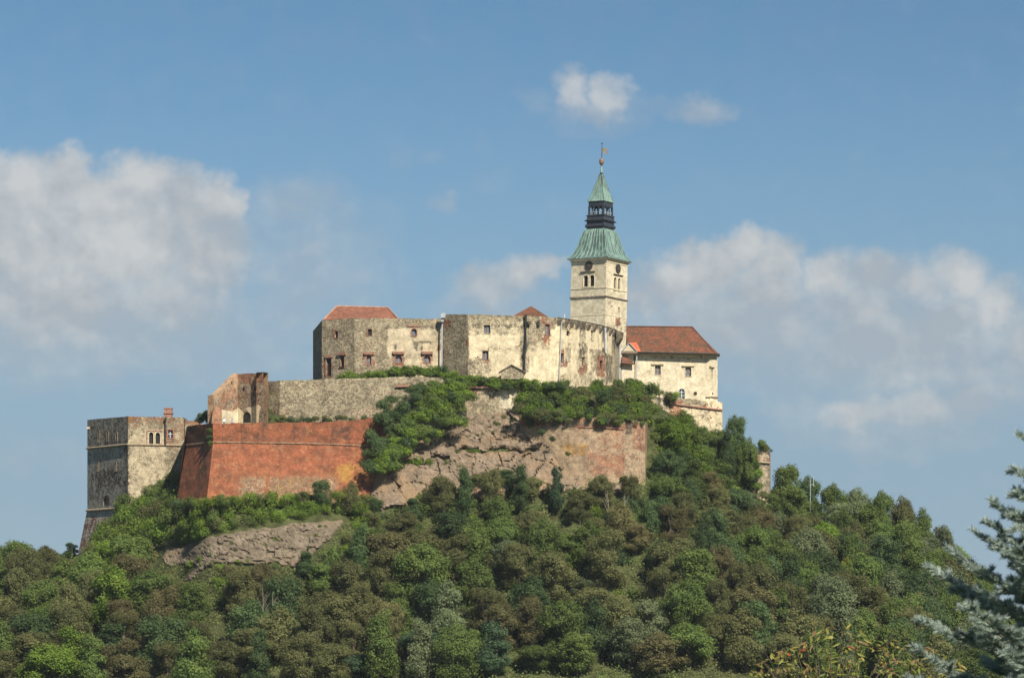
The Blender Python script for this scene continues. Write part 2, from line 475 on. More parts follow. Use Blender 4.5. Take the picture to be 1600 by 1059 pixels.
MT['gilt'] = mat_plain('dull_gilding', (0.24, 0.19, 0.12), 0.5, 0.3)
MT['ball'] = mat_plain('weathered_ball', (0.22, 0.14, 0.10), 0.5, 0.3)
MT['bark'] = mat_plain('bark', (0.11, 0.085, 0.06), 0.9, 0.4, 4.0)
MT['pale_bark'] = mat_plain('pale_bark', (0.30, 0.265, 0.205), 0.9, 0.3, 4.0)
MT['rock_grey'] = mat_rock('grey_rock', (0.15, 0.118, 0.082), (0.225, 0.18, 0.128), (0.21, 0.16, 0.095))
MT['rock_warm'] = mat_rock('warm_rock', (0.19, 0.145, 0.10), (0.285, 0.215, 0.15), (0.31, 0.205, 0.115))
MT['soil'] = mat_plain('hill_soil', (0.06, 0.066, 0.026), 1.0, 0.4, 0.5, spec=0.05)
# foliage: (dark tone, light tone)
LEAF = {
    'olive': mat_leaf('olive_leaves', (0.123, 0.134, 0.048), (0.248, 0.248, 0.098)),
    'mid': mat_leaf('mid_green_leaves', (0.094, 0.152, 0.039), (0.209, 0.262, 0.068)),
    'dark': mat_leaf('dark_green_leaves', (0.062, 0.110, 0.042), (0.138, 0.192, 0.068)),
    'bright': mat_leaf('bright_green_leaves', (0.123, 0.220, 0.032), (0.270, 0.352, 0.057)),
    'grey': mat_leaf('grey_green_leaves', (0.110, 0.145, 0.068), (0.248, 0.281, 0.137)),
    'teal': mat_leaf('blue_green_leaves', (0.068, 0.130, 0.066), (0.145, 0.215, 0.105)),
    'yellow': mat_leaf('yellow_green_leaves', (0.204, 0.220, 0.034), (0.374, 0.369, 0.059)),
    'rust': mat_leaf('rust_brown_leaves', (0.145, 0.134, 0.054), (0.250, 0.226, 0.098)),
}

# ------------------------------------------------------------------ the hill
PROF = {
    -300: [(500, 1150), (540, 1080), (590, 980), (620, 945), (660, 940), (720, 1000)],
    0: [(500, 1150), (530, 1080), (570, 980), (600, 918), (630, 905), (680, 935), (720, 990)],
    110: [(500, 1150), (530, 1075), (565, 970), (592, 895), (605, 880), (640, 885), (720, 980)],
    200: [(505, 1150), (535, 1060), (562, 950), (580, 865), (588, 800), (600, 765), (640, 765), (720, 900)],
    285: [(505, 1150), (535, 1060), (555, 950), (566, 870), (573, 800), (578, 775), (590, 745), (600, 730), (650, 730), (720, 860)],
    330: [(505, 1150), (530, 1060), (550, 945), (556, 890), (560, 805), (563, 790), (570, 785), (575, 672), (590, 670), (650, 690), (720, 850)],
    450: [(505, 1150), (535, 1045), (552, 945), (557, 890), (563, 815), (567, 785), (573, 780), (577, 672), (580, 662), (584, 604), (588, 594), (650, 600), (720, 800)],
    560: [(505, 1150), (540, 1010), (556, 905), (562, 840), (568, 810), (572, 785), (577, 775), (581, 670), (583, 640), (586, 600), (650, 600), (720, 800)],
    600: [(505, 1150), (540, 1000), (560, 880), (568, 805), (573, 765), (577, 712), (580, 665), (583, 620), (586, 598), (650, 600), (720, 800)],
    700: [(505, 1150), (540, 1000), (560, 860), (570, 780), (574, 738), (576, 704), (579, 700), (580.5, 662), (582.5, 645), (586, 596), (592, 588), (650, 600), (720, 800)],
    812: [(505, 1150), (540, 990), (560, 850), (570, 765), (573, 745), (575, 706), (578, 701), (580.5, 645), (583, 640), (587, 602), (592, 588), (650, 600), (720, 800)],
    862: [(505, 1150), (540, 990), (560, 848), (570, 765), (572.5, 745), (574, 706), (576.5, 700), (579.5, 662), (583, 645), (587, 606), (592, 590), (650, 600), (720, 800)],
    885: [(505, 1150), (540, 990), (560, 845), (568, 770), (573, 748), (580, 740), (584, 662), (588, 625), (592, 595), (660, 610), (720, 800)],
    1000: [(505, 1150), (540, 990), (560, 840), (568, 770), (574, 748), (580, 740), (585, 665), (592, 635), (600, 606), (660, 610), (720, 800)],
    1025: [(505, 1150), (540, 980), (565, 835), (578, 755), (585, 705), (594, 660), (604, 632), (616, 620), (660, 620), (720, 800)],
    1080: [(505, 1150), (540, 980), (565, 855), (580, 785), (592, 720), (602, 680), (608, 660), (612, 640), (618, 630), (660, 635), (720, 800)],
    1130: [(505, 1150), (540, 985), (565, 875), (585, 790), (598, 740), (608, 710), (614, 700), (660, 705), (720, 820)],
    1190: [(505, 1150), (540, 1000), (570, 885), (590, 820), (603, 785), (615, 770), (660, 775), (720, 850)],
    1215: [(505, 1150), (545, 1000), (575, 885), (595, 830), (610, 802), (660, 805), (720, 870)],
    1300: [(505, 1150), (545, 1010), (580, 900), (600, 845), (620, 820), (660, 832), (720, 885)],
    1400: [(505, 1150), (545, 1020), (580, 920), (605, 858), (620, 845), (660, 852), (720, 905)],
    1490: [(505, 1150), (545, 1040), (580, 965), (605, 915), (625, 905), (660, 915), (720, 955)],
    1600: [(505, 1150), (545, 1075), (590, 1020), (620, 1003), (660, 1005), (720, 1040)],
    1850: [(505, 1150), (560, 1125), (600, 1100), (660, 1095), (720, 1120)],
}
_cols = sorted(PROF); _ys = np.arange(498, 722.1, 0.5)
_tab = np.array([np.interp(_ys, [a for a, b in PROF[c]], [b for a, b in PROF[c]]) for c in _cols])
_ker = np.array([1, 2, 3, 2, 1.]); _ker /= _ker.sum()
_tab = np.array([np.convolve(np.pad(r, 2, mode='edge'), _ker, 'valid') for r in _tab])


def hill_z(X, Y):
    """height of the ground, arrays or numbers"""
    X = np.asarray(X, float); Y = np.asarray(Y, float)
    Yc = np.clip(Y, 500, 720)
    px = np.clip(800 + F * X / np.maximum(Yc, 1), _cols[0], _cols[-1])
    i = np.clip(np.searchsorted(_cols, px) - 1, 0, len(_cols) - 2)
    ca = np.array(_cols, float); t = (px - ca[i]) / (ca[i + 1] - ca[i])
    jy = (Yc - 498) / 0.5; j = np.clip(jy.astype(int), 0, len(_ys) - 2); s = jy - j
    a = _tab[i, j] * (1 - s) + _tab[i, j + 1] * s; b = _tab[i + 1, j] * (1 - s) + _tab[i + 1, j + 1] * s
    py = a * (1 - t) + b * t
    z = CZ + (HZ - py) * Yc / F
    def ss(q, a_, b_):
        k = np.clip((q - a_) / (b_ - a_), 0, 1); return k * k * (3 - 2 * k)
    z = z * ss(Y, 430, 500) * (1 - ss(Y, 718, 860))
    xo = np.abs(X); z = z * (1 - ss(xo, 150, 330))
    z = z + 15.0 * (1 - ss(np.hypot(X, Y), 60, 260))
    return z


def hit(px, py, y0=500, y1=660, step=0.25):
    """where the sight line of a picture point meets the ground"""
    Y = np.arange(y0, y1, step); X = (px - 800) * Y / F; Z = CZ + (HZ - py) * Y / F
    k = np.nonzero(hill_z(X, Y) >= Z)[0]
    if len(k) == 0: return None
    k = k[0]; return Vector((X[k], Y[k], Z[k]))


def grid_mesh(name, V, nx, ny, mat, kind=None, smooth=True):
    me = bpy.data.meshes.new(name)
    i = np.arange(nx - 1)[None, :]; j = np.arange(ny - 1)[:, None]
    a = (j * nx + i).ravel()
    faces = np.stack([a, a + 1, a + nx + 1, a + nx], 1)
    me.from_pydata(V.tolist(), [], faces.tolist()); me.update()
    me.materials.append(mat)
    if smooth: me.polygons.foreach_set('use_smooth', [True] * len(me.polygons))
    o = bpy.data.objects.new(name, me); COL.objects.link(o)
    if kind: o['kind'] = kind
    return o


def build_ground():
    xs = np.concatenate([[-9000, -4000, -1500, -700, -400, -300, -220, -170], np.arange(-140, 140.1, 1.6), [170, 220, 300, 400, 700, 1500, 4000, 9000]])
    ys = np.concatenate([[-900, -300, -150, -80, -40, -10, 20, 50, 90, 130, 180, 230, 280, 350, 420, 440, 460, 480], np.arange(492, 662, 1.3), np.arange(666, 880, 12), [950, 1200, 2000, 4000, 8000, 14000]])
    X, Y = np.meshgrid(xs, ys)
    Z = hill_z(X.ravel(), Y.ravel())
    V = np.stack([X.ravel(), Y.ravel(), Z], 1)
    return grid_mesh('ground', V, len(xs), len(ys), MT['soil'], 'structure')


build_ground()


# ------------------------------------------------------------------ rock faces
def rock_face(name, poly, mat, label, step=2.4, bulge=1.1, cell=(26, 15), seed=3, ledges=(), crack=1.0):
    """cliff of blocks standing a little proud of the slope inside a polygon of sight lines"""
    rng = np.random.RandomState(seed)
    xs = [p[0] for p in poly]; ys = [p[1] for p in poly]
    gx = np.arange(min(xs) - 10, max(xs) + 10, step); gy = np.arange(min(ys) - 8, max(ys) + 8, step)
    nx, ny = len(gx), len(gy)
    PX, PY = np.meshgrid(gx, gy); PX = PX.ravel(); PY = PY.ravel()
    n = len(poly)
    inside = np.zeros(len(PX), bool); dist = np.full(len(PX), 1e9)
    for i in range(n):
        x0, y0 = poly[i]; x1, y1 = poly[(i + 1) % n]
        c = ((y0 > PY) != (y1 > PY)) & (PX < (x1 - x0) * (PY - y0) / (y1 - y0 + 1e-9) + x0)
        inside ^= c
        L2 = (x1 - x0) ** 2 + (y1 - y0) ** 2; t = np.clip(((PX - x0) * (x1 - x0) + (PY - y0) * (y1 - y0)) / L2, 0, 1)
        dist = np.minimum(dist, np.hypot(PX - x0 - t * (x1 - x0), PY - y0 - t * (y1 - y0)))
    sd = np.where(inside, dist, -dist)
    sd = sd + 5 * np.array([mnoise.noise(Vector((x * .06, y * .06, seed))) for x, y in zip(PX, PY)])
    mask = np.clip((sd + 3) / 9, 0, 1)
    Yg = np.full(len(PX), np.nan)
    Ys = np.arange(535, 612, 0.25)
    for k in range(len(PX)):
        X = (PX[k] - 800) * Ys / F; Z = CZ + (HZ - PY[k]) * Ys / F
        dz = hill_z(X, Ys) - Z; q = np.nonzero(dz >= 0)[0]
        if len(q) == 0: Yg[k] = 600
        elif q[0] == 0: Yg[k] = Ys[0]
        else: j = q[0]; Yg[k] = Ys[j] - .25 * dz[j] / (dz[j] - dz[j - 1])
    Yg = Yg.reshape(ny, nx)
    for _ in range(3):
        pd_ = np.pad(Yg, 1, mode='edge'); Yg = (pd_[:-2, 1:-1] + pd_[2:, 1:-1] + pd_[1:-1, :-2] + pd_[1:-1, 2:] + 2 * Yg) / 6
    Yg = Yg.ravel()
    # blocks
    m = int((max(xs) - min(xs)) * (max(ys) - min(ys)) / (cell[0] * cell[1]))
    sx = rng.uniform(min(xs), max(xs), m); sy = rng.uniform(min(ys), max(ys), m)
    so = rng.uniform(-0.40, 0.40, m); tx = rng.uniform(-0.02, 0.02, m); ty = rng.uniform(-0.024, 0.014, m)
    wx = 5 * np.array([mnoise.noise(Vector((x * .07, y * .07, 9 + seed))) for x, y in zip(PX, PY)])
    D = np.hypot((PX[:, None] + wx[:, None] - sx) / cell[0], (PY[:, None] + wx[:, None] * .6 - sy) / cell[1])
    o1 = np.argsort(D, 1)[:, :2]; r = np.arange(len(PX)); c1 = o1[:, 0]
    gap = D[r, o1[:, 1]] - D[r, c1]
    off = so[c1] + tx[c1] * (PX - sx[c1]) + ty[c1] * (PY - sy[c1])
    off *= crack
    off -= 0.6 * crack * np.clip(1 - gap / 0.07, 0, 1)
    fr = np.array([mnoise.fractal(Vector((x * .12, y * .15, seed * 2)), 0.9, 2.2, 5) for x, y in zip(PX, PY)])
    off = off + 0.17 * fr
    for (lx0, ly0, lx1, ly1, dep) in ledges:
        t = np.clip((PX - lx0) / (lx1 - lx0), 0, 1); ly = ly0 + (ly1 - ly0) * t + 2.0 * np.sin(PX * .11) + 1.4 * np.sin(PX * .31)
        on = (PX >= lx0) & (PX <= lx1)
        off = np.where(on, off + dep * 0.6 * np.clip(1 - np.abs(PY - (ly - 6)) / 6, 0, 1) - dep * np.clip(1 - np.abs(PY - ly - 1.5) / 3.2, 0, 1), off)
    Yf = Yg - (mask * (bulge + off) - (1 - mask) * 1.6)
    V = np.stack([(PX - 800) * Yf / F, Yf, CZ + (HZ - PY) * Yf / F], 1)
    me = bpy.data.meshes.new(name)
    F_ = []
    for j in range(ny - 1):
        for i in range(nx - 1):
            a = j * nx + i
            if max(mask[a], mask[a + 1], mask[a + nx], mask[a + nx + 1]) > 0.02:
                F_.append((a, a + nx, a + nx + 1, a + 1))
    me.from_pydata(V.tolist(), [], F_); me.update(); me.materials.append(mat)
    o = bpy.data.objects.new(name, me); COL.objects.link(o)
    tag(o, label, 'rock face', kind='structure')
    return o


rock_face('rock_face', [(248, 872), (262, 852), (300, 848), (330, 835), (372, 828), (430, 818), (480, 812), (536, 808), (542, 815), (520, 842), (490, 868), (466, 892), (430, 884), (392, 885), (330, 884), (298, 912), (282, 908), (300, 885), (262, 888)],
          MT['rock_grey'], 'bare grey slanting rock slab in the shrubs under the red bastion', cell=(16, 9), seed=4, bulge=0.7, crack=.62)
rock_face('rock_face', [(574, 790), (578, 745), (588, 712), (640, 692), (690, 668), (735, 640), (822, 640), (870, 668), (874, 700), (890, 705), (920, 735), (985, 752), (985, 775), (900, 770), (640, 790), (600, 800)],
          MT['rock_warm'], 'brown layered cliff between the red bastion and the brown brick wall', cell=(30, 20), seed=8, bulge=1.2,
          ledges=[(600, 718, 660, 720, 1.5), (672, 713, 702, 712, 1.5), (712, 703, 860, 702, 1.8), (845, 698, 890, 700, 1.4), (815, 709, 830, 709, 1.0)])


# ------------------------------------------------------------------ walls
class Seg:
    """vertical wall plane between two plan points given as (picture column, depth)"""

    def __init__(self, a, b):
        self.p0 = Vector(((a[0] - 800) * a[1] / F, a[1])); self.p1 = Vector(((b[0] - 800) * b[1] / F, b[1]))
        d = self.p1 - self.p0; self.len = d.length; self.d = d / self.len
        self.nrm = Vector((self.d.y, -self.d.x))

    def s(self, px):
        k = (px - 800) / F; d = self.p1 - self.p0
        return (k * self.p0.y - self.p0.x) / (d.x - k * d.y) * self.len

    def pt(self, s, z, out=0.0):
        q = self.p0 + self.d * s + self.nrm * out
        return Vector((q.x, q.y, z))

    def at(self, px, py, out=0.0):
        s = self.s(px); Y = (self.p0 + self.d * s).y
        return self.pt(s, ZP(py, Y), out)

    def box(self, mb, px0, py0, px1, py1, out, inn=0.05):
        s0, s1 = self.s(px0), self.s(px1); Y = (self.p0 + self.d * (s0 + s1) / 2).y
        z1, z0 = ZP(py0, Y), ZP(py1, Y)
        b = [self.pt(s0, z0, out), self.pt(s1, z0, out), self.pt(s1, z0, -inn), self.pt(s0, z0, -inn)]
        t = [Vector((p.x, p.y, z1)) for p in b]
        return mb.hexa(b, t)


def arc_pts(seg, s0, s1, zs, z1, out, n=8):
    """half-ellipse from left springing over the crown to the right springing"""
    c = (s0 + s1) / 2; a = (s1 - s0) / 2; h = z1 - zs
    return [seg.pt(c - a * math.cos(math.pi * i / n), zs + h * math.sin(math.pi * i / n), out) for i in range(n + 1)]


def wall_face(mb, seg, zb, zt, openings=(), cell=0.6, rag=0.0, depth=0.45, batter=0.0, seed=0):
    """front face of a wall; zb, zt functions of s; openings (px0,py0,px1,py1,arch)"""
    ops = []
    for o in openings:
        s0, s1 = seg.s(o[0]), seg.s(o[2]); Y = (seg.p0 + seg.d * (s0 + s1) / 2).y
        ops.append((s0, s1, ZP(o[3], Y), ZP(o[1], Y), o[4] if len(o) > 4 else False))
    n = max(1, int(seg.len / cell)); S = [seg.len * i / n for i in range(n + 1)]
    S += [q for o in ops for q in o[:2]]; S = sorted(set(round(q, 4) for q in S))
    lo = min(zb(s) for s in (0, seg.len)); hi = max(zt(s) for s in np.linspace(0, seg.len, 9)) + rag
    m = max(1, int((hi - lo) / cell)); Zs = [lo + (hi - lo) * i / m for i in range(m + 1)]
    Zs += [q for o in ops for q in o[2:4]]; Zs = sorted(set(round(q, 4) for q in Zs))
    top = {}
    for s in S:
        q = seg.pt(s, 0)
        top[s] = zt(s) + (rag * (mnoise.fractal(Vector((q.x * .55, q.y * .55, seed)), 1, 2, 4)) if rag else 0)
    base = len(mb.v); idx = {}
    for i, s in enumerate(S):
        for j, z in enumerate(Zs):
            zz = min(max(z, zb(s)), top[s])
            out = batter * (top[s] - zz)
            idx[i, j] = len(mb.v); mb.v.append(tuple(seg.pt(s, zz, out)))
    for i in range(len(S) - 1):
        for j in range(len(Zs) - 1):
            sc, zc = (S[i] + S[i + 1]) / 2, (Zs[j] + Zs[j + 1]) / 2
            if any(o[0] < sc < o[1] and o[2] < zc < o[3] for o in ops): continue
            if Zs[j] >= max(top[S[i]], top[S[i + 1]]) - 1e-4: continue
            if Zs[j + 1] <= min(zb(S[i]), zb(S[i + 1])) + 1e-4: continue
            mb.f.append((idx[i, j], idx[i + 1, j], idx[i + 1, j + 1], idx[i, j + 1]))
    for (s0, s1, z0, z1, arch) in ops:
        if arch:
            zs = z1 - min((s1 - s0) / 2, z1 - z0)
            A = arc_pts(seg, s0, s1, zs, z1, 0); B = arc_pts(seg, s0, s1, zs, z1, -depth)
            h = len(A) // 2
            mb.poly([seg.pt(s0, z1)] + list(A[:h + 1])); mb.poly(list(A[h:]) + [seg.pt(s1, z1)])
            for k in range(len(A) - 1): mb.quad(A[k], B[k], B[k + 1], A[k + 1])
            zt_ = zs
        else:
            mb.quad(seg.pt(s0, z1), seg.pt(s0, z1, -depth), seg.pt(s1, z1, -depth), seg.pt(s1, z1)); zt_ = z1
        mb.quad(seg.pt(s0, z0), seg.pt(s0, z0, -depth), seg.pt(s0, zt_, -depth), seg.pt(s0, zt_))
        mb.quad(seg.pt(s1, z0, -depth), seg.pt(s1, z0), seg.pt(s1, zt_), seg.pt(s1, zt_, -depth))
        mb.quad(seg.pt(s0, z0, -depth), seg.pt(s0, z0), seg.pt(s1, z0), seg.pt(s1, z0, -depth))
    return [(s, top[s]) for s in S]


def wall_run(mb, pts, openings=None, cell=0.6, rag=0.0, depth=0.45, thick=1.2, seed=0, cap=True):
    """pts: (px, Y, py_top, py_bottom) from left to right; returns the Segs"""
    segs = []
    for k in range(len(pts) - 1):
        a, b = pts[k], pts[k + 1]; sg = Seg(a, b); segs.append(sg)
        za, zb_ = ZP(a[2], a[1]), ZP(b[2], b[1]); ba, bb = ZP(a[3], a[1]), ZP(b[3], b[1])
        top = wall_face(mb, sg, lambda s: ba + (bb - ba) * s / sg.len, lambda s: za + (zb_ - za) * s / sg.len,
                        (openings or {}).get(k, ()), cell, rag, depth, seed=seed)
        if cap:
            for (s0, t0), (s1, t1) in zip(top[:-1], top[1:]):
                mb.quad(sg.pt(s0, t0), sg.pt(s1, t1), sg.pt(s1, t1 - .05, -thick), sg.pt(s0, t0 - .05, -thick))
            lo = min(ba, bb)
            for (s0, t0), (s1, t1) in zip(top[:-1], top[1:]):
                mb.quad(sg.pt(s1, lo, -thick), sg.pt(s0, lo, -thick), sg.pt(s0, t0 - .05, -thick), sg.pt(s1, t1 - .05, -thick))
            if k == 0: mb.quad(sg.pt(0, lo, -thick), sg.pt(0, lo), sg.pt(0, top[0][1]), sg.pt(0, top[0][1] - .05, -thick))
            if k == len(pts) - 2: mb.quad(sg.pt(sg.len, lo), sg.pt(sg.len, lo, -thick), sg.pt(sg.len, top[-1][1] - .05, -thick), sg.pt(sg.len, top[-1][1]))
    return segs


def window(seg, parent, px0, py0, px1, py1, pane='glass', frame=None, arch=False, depth=0.38, fw=1.2, bars=None, sill=None, hood=None, label=None):
    """frame (part) with its pane (sub-part) in an opening; sizes in picture pixels"""
    s0, s1 = seg.s(px0), seg.s(px1); Y = (seg.p0 + seg.d * (s0 + s1) / 2).y; z1, z0 = ZP(py0, Y), ZP(py1, Y)
    w = fw * Y / F; m = MB()
    if frame:
        f = lambda a0, a1, b0, b1, o=0.06: m.hexa([seg.pt(a0, b0, o), seg.pt(a1, b0, o), seg.pt(a1, b0, -.1), seg.pt(a0, b0, -.1)], [seg.pt(a0, b1, o), seg.pt(a1, b1, o), seg.pt(a1, b1, -.1), seg.pt(a0, b1, -.1)])
        zs = z1 - min((s1 - s0) / 2, z1 - z0) if arch else z1
        f(s0 - w, s0 - .004, z0, zs); f(s1 + .004, s1 + w, z0, zs); f(s0 - w, s1 + w, z0 - w * .8, z0 - .004, .10)
        if not arch: f(s0 - w, s1 + w, z1 + .004, z1 + w)
        else:
            A = arc_pts(seg, s0, s1, zs + .004, z1 + .004, .06); B = arc_pts(seg, s0 - w, s1 + w, zs + .004, z1 + w, .06)
            A2 = [p - Vector((seg.nrm.x, seg.nrm.y, 0)) * .16 for p in A]; B2 = [p - Vector((seg.nrm.x, seg.nrm.y, 0)) * .16 for p in B]
            for k in range(len(A) - 1): m.hexa([A[k], A[k + 1], A2[k + 1], A2[k]], [B[k], B[k + 1], B2[k + 1], B2[k]])
    if hood:
        hx, hh, ho = hood
        m.hexa([seg.pt(s0 - hx, z1 + w + .004, ho), seg.pt(s1 + hx, z1 + w + .004, ho), seg.pt(s1 + hx, z1 + w + .004, -.05), seg.pt(s0 - hx, z1 + w + .004, -.05)],
               [seg.pt(s0 - hx - .05, z1 + w + hh, ho + .06), seg.pt(s1 + hx + .05, z1 + w + hh, ho + .06), seg.pt(s1 + hx + .05, z1 + w + hh, -.05), seg.pt(s0 - hx - .05, z1 + w + hh, -.05)])
    if sill:
        m.hexa([seg.pt(s0 - w, z0 - .35, .05), seg.pt(s1 + w, z0 - .35, .05), seg.pt(s1 + w, z0 - .35, -.1), seg.pt(s0 - w, z0 - .35, -.1)],
               [seg.pt(s0 - w, z0 - .01, .28), seg.pt(s1 + w, z0 - .01, .28), seg.pt(s1 + w, z0 - .01, -.1), seg.pt(s0 - w, z0 - .01, -.1)])
    pm = MB(); e = .04; pd = -depth
    if arch:
        zs = z1 - min((s1 - s0) / 2, z1 - z0)
        pts = [seg.pt(s0 - e, z0 - e, pd), seg.pt(s1 + e, z0 - e, pd)] + list(reversed(arc_pts(seg, s0 - e, s1 + e, zs, z1 + e, pd)))
        pb = [p - Vector((seg.nrm.x, seg.nrm.y, 0)) * .05 for p in pts]
        n = len(pts); pm.add(pts + pb, [tuple(range(n)), tuple(range(2 * n - 1, n - 1, -1))] + [((i + 1) % n, i, i + n, (i + 1) % n + n) for i in range(n)])
    else:
        pm.hexa([seg.pt(s0 - e, z0 - e, pd), seg.pt(s1 + e, z0 - e, pd), seg.pt(s1 + e, z0 - e, pd - .05), seg.pt(s0 - e, z0 - e, pd - .05)],
                [seg.pt(s0 - e, z1 + e, pd), seg.pt(s1 + e, z1 + e, pd), seg.pt(s1 + e, z1 + e, pd - .05), seg.pt(s0 - e, z1 + e, pd - .05)])
    if m.v:
        o = m.build('window', MT[frame or 'stone_trim'], parent)
        if label: o['label'] = label
        p = pm.build('pane', MT[pane], o)
    else:
        o = pm.build('window', MT[pane], parent); p = o
        if label: o['label'] = label
    if bars:
        nv, nh = bars; q = pd + .02; t = .05
        bx = lambda a0, a1, b0, b1, d: MB().hexa([seg.pt(a0, b0, q + d), seg.pt(a1, b0, q + d), seg.pt(a1, b0, q), seg.pt(a0, b0, q)], [seg.pt(a0, b1, q + d), seg.pt(a1, b1, q + d), seg.pt(a1, b1, q), seg.pt(a0, b1, q)])
        for i in range(1, nv + 1):
            c = s0 + (s1 - s0) * i / (nv + 1); bx(c - t, c + t, z0, z1 - .02, .05).build('glazing_bar', MT['white_frame' if pane == 'glass' else 'stone_trim'], o)
        for i in range(1, nh + 1):
            c = z0 + (z1 - z0) * i / (nh + 1); bx(s0, s1, c - t, c + t, .07).build('glazing_bar', MT['white_frame' if pane == 'glass' else 'stone_trim'], o)
    return o


def roof_poly(mb, pts, th=0.22):
    """one roof plane with a thickness"""
    pts = [Vector(p) for p in pts]
    n = (pts[1] - pts[0]).cross(pts[2] - pts[0]).normalized()
    if n.z < 0: n = -n
    k = len(pts); lo = [p - n * th for p in pts]
    mb.add(pts + lo, [tuple(range(k)), tuple(range(2 * k - 1, k - 1, -1))] + [((i + 1) % k, i, i + k, (i + 1) % k + k) for i in range(k)])


def cordon(seg_pts, parent, name='cordon', mat='stone_trim', r=0.22, out=0.1):
    """rounded string course along (px, Y, py) points"""
    m = MB(); pts = []
    for i, (px, Y, py) in enumerate(seg_pts):
        p = P(px, py, Y); pts.append(p)
    m.tube([p + Vector((0, -out, 0)) for p in pts], r, 8)
    return m.build(name, MT[mat], parent)


# ------------------------------------------------------------------ left castle building (grey and white, hipped red roof)
def build_left_wing():
    t = thing('castle_building', 'left castle building with grey stone end, white plaster front and hipped red roof', 'castle', P(590, 592, 592))
    pts = [(489, 613, 517, 592), (503, 591, 500.5, 596), (554, 587, 497, 596), (598, 587.3, 497, 596), (692, 588.3, 498, 596)]
    ops = {1: [(523.2, 517, 528.2, 527.5), (510, 559, 517.5, 587), (532, 556, 537.8, 572.5)],
           2: [(575, 514, 581, 524), (573, 556, 580, 569)],
           3: [(643, 513.5, 651, 524, True), (617.5, 555, 628, 566, True), (662.5, 555, 672.5, 566, True)]}
    st = [('s', 490, 480, 590, 600, 14, 1), ('s', 590, 480, 700, 509, 7, .95), ('s', 592, 508, 602, 590, 9, .8), ('s', 590, 562, 612, 592, 10, .72),
          ('d', 600, 511, 690, 513, 4, .5), ('d', 647, 533, 678, 536, 3, .75), ('d', 648, 536, 651, 549, 2.5, .6), ('d', 659, 536, 661, 548, 2, .6), ('d', 671, 536, 673, 547, 2, .5),
          ('d', 611, 538, 613, 548, 2.5, .6), ('d', 618, 536, 620, 548, 2.5, .7), ('d', 612, 536, 619, 538, 2, .5), ('s', 676, 515, 690, 545, 8, .5), ('d', 635, 553, 656, 560, 4, .45),
          ('b', 641, 508, 653, 527, 4, .62), ('b', 683, 539, 687, 548, 4, .8), ('s', 640, 525, 650, 532, 4, .55), ('d', 489, 500, 502, 600, 4, .42),  # the dark stroke paints shade over the whole left end wall
          ('b', 519, 515, 523, 529, 3, .8), ('b', 571, 513, 575, 526, 3, .7), ('b', 506, 557, 521, 590, 4, .75), ('b', 529, 553, 541, 576, 4, .6), ('b', 568, 553, 585, 572, 4, .8),
          ('b', 613, 553, 632, 572, 4, .75), ('b', 658, 553, 677, 572, 4, .75), ('s', 503, 540, 553, 545, 8, 1)]
    m = MB(); segs = wall_run(m, pts, ops, 0.5, 0.10, thick=1.0, seed=2)
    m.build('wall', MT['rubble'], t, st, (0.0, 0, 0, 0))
    # back walls
    b = MB(); bl = P(489, 592, 613); br = P(700, 592, 606)
    zt = ZP(517, 613)
    b.quad(Vector((br.x, 606, 60)), Vector((bl.x, 613, 60)), Vector((bl.x, 613, zt)), Vector((br.x, 606, zt)))
    e = P(692, 498, 589)
    b.quad(Vector((e.x, 589, 60)), Vector((br.x, 606, 60)), Vector((br.x, 606, zt)), Vector((e.x, 589, zt)))
    b.build('rear_wall', MT['rubble'], t, [], (1, 0, 0, 0))
    # windows
    window(segs[1], t, 523.2, 517, 528.2, 527.5, 'void', 'brick_trim', fw=0.9)
    window(segs[1], t, 532, 556, 537.8, 572.5, 'void', 'brick_trim', fw=1.0, hood=(.45, .5, .35), sill=True)
    window(segs[2], t, 575, 514, 581, 524, 'void', 'brick_trim', fw=0.8)
    window(segs[2], t, 573, 556, 580, 569, 'glass_grey', 'brick_trim', fw=1.8, hood=(.55, .5, .35), bars=(1, 0))
    window(segs[3], t, 643, 513.5, 651, 524, 'glass_grey', 'brick_trim', arch=True, fw=1.2)
    window(segs[3], t, 617.5, 555, 628, 566, 'glass_grey', 'brick_trim', arch=True, fw=1.6, hood=(.45, .5, .4), bars=(1, 0))
    window(segs[3], t, 662.5, 555, 672.5, 566, 'glass_grey', 'brick_trim', arch=True, fw=1.6, hood=(.45, .5, .4), bars=(1, 0))
    m = MB(); segs[1].box(m, 508.5, 555.5, 518.8, 559, 0.25, .1); segs[1].box(m, 508.4, 559.2, 509.8, 587, 0.1, .1)
    d = m.build('doorway', MT['brick_trim'], t)
    m = MB(); segs[1].box(m, 509.5, 558.5, 518, 587.5, -.35, .45); m.build('door_leaf', MT['void'], d)
    m = MB(); segs[3].box(m, 637.7, 507.5, 656.5, 510.5, 0.14, .05); m.build('lintel', MT['brick_trim'], t)
    # side of the building in shadow: two tall blind bays
    for x0, x1, y0, y1 in ((493.2, 497.5, 553, 590), (499.5, 502, 520, 540)):
        m = MB(); segs[0].box(m, x0, y0, x1, y1, 0.03, .2); m.build('blind_bay', MT['dark_trim'], t)
    # roof
    r = MB()
    ef, el, rl, rr = P(505.5, 500, 591.6), P(490, 517, 612.6), P(526, 479, 599), P(606, 481, 599)
    er = P(624, 500.5, 588.6); br_ = Vector((er.x, 608, er.z)); bl_ = Vector((el.x + .4, 614.5, el.z))
    cm = P(556, 497, 588.2)
    roof_poly(r, [ef, cm, rr, rl]); roof_poly(r, [cm, er, rr])
    roof_poly(r, [el, ef, rl]); roof_poly(r, [er, br_, rr]); roof_poly(r, [br_, bl_, rl, rr]); roof_poly(r, [bl_, el, rl])
    ro = r.build('roof', MT['tile_red'], t)
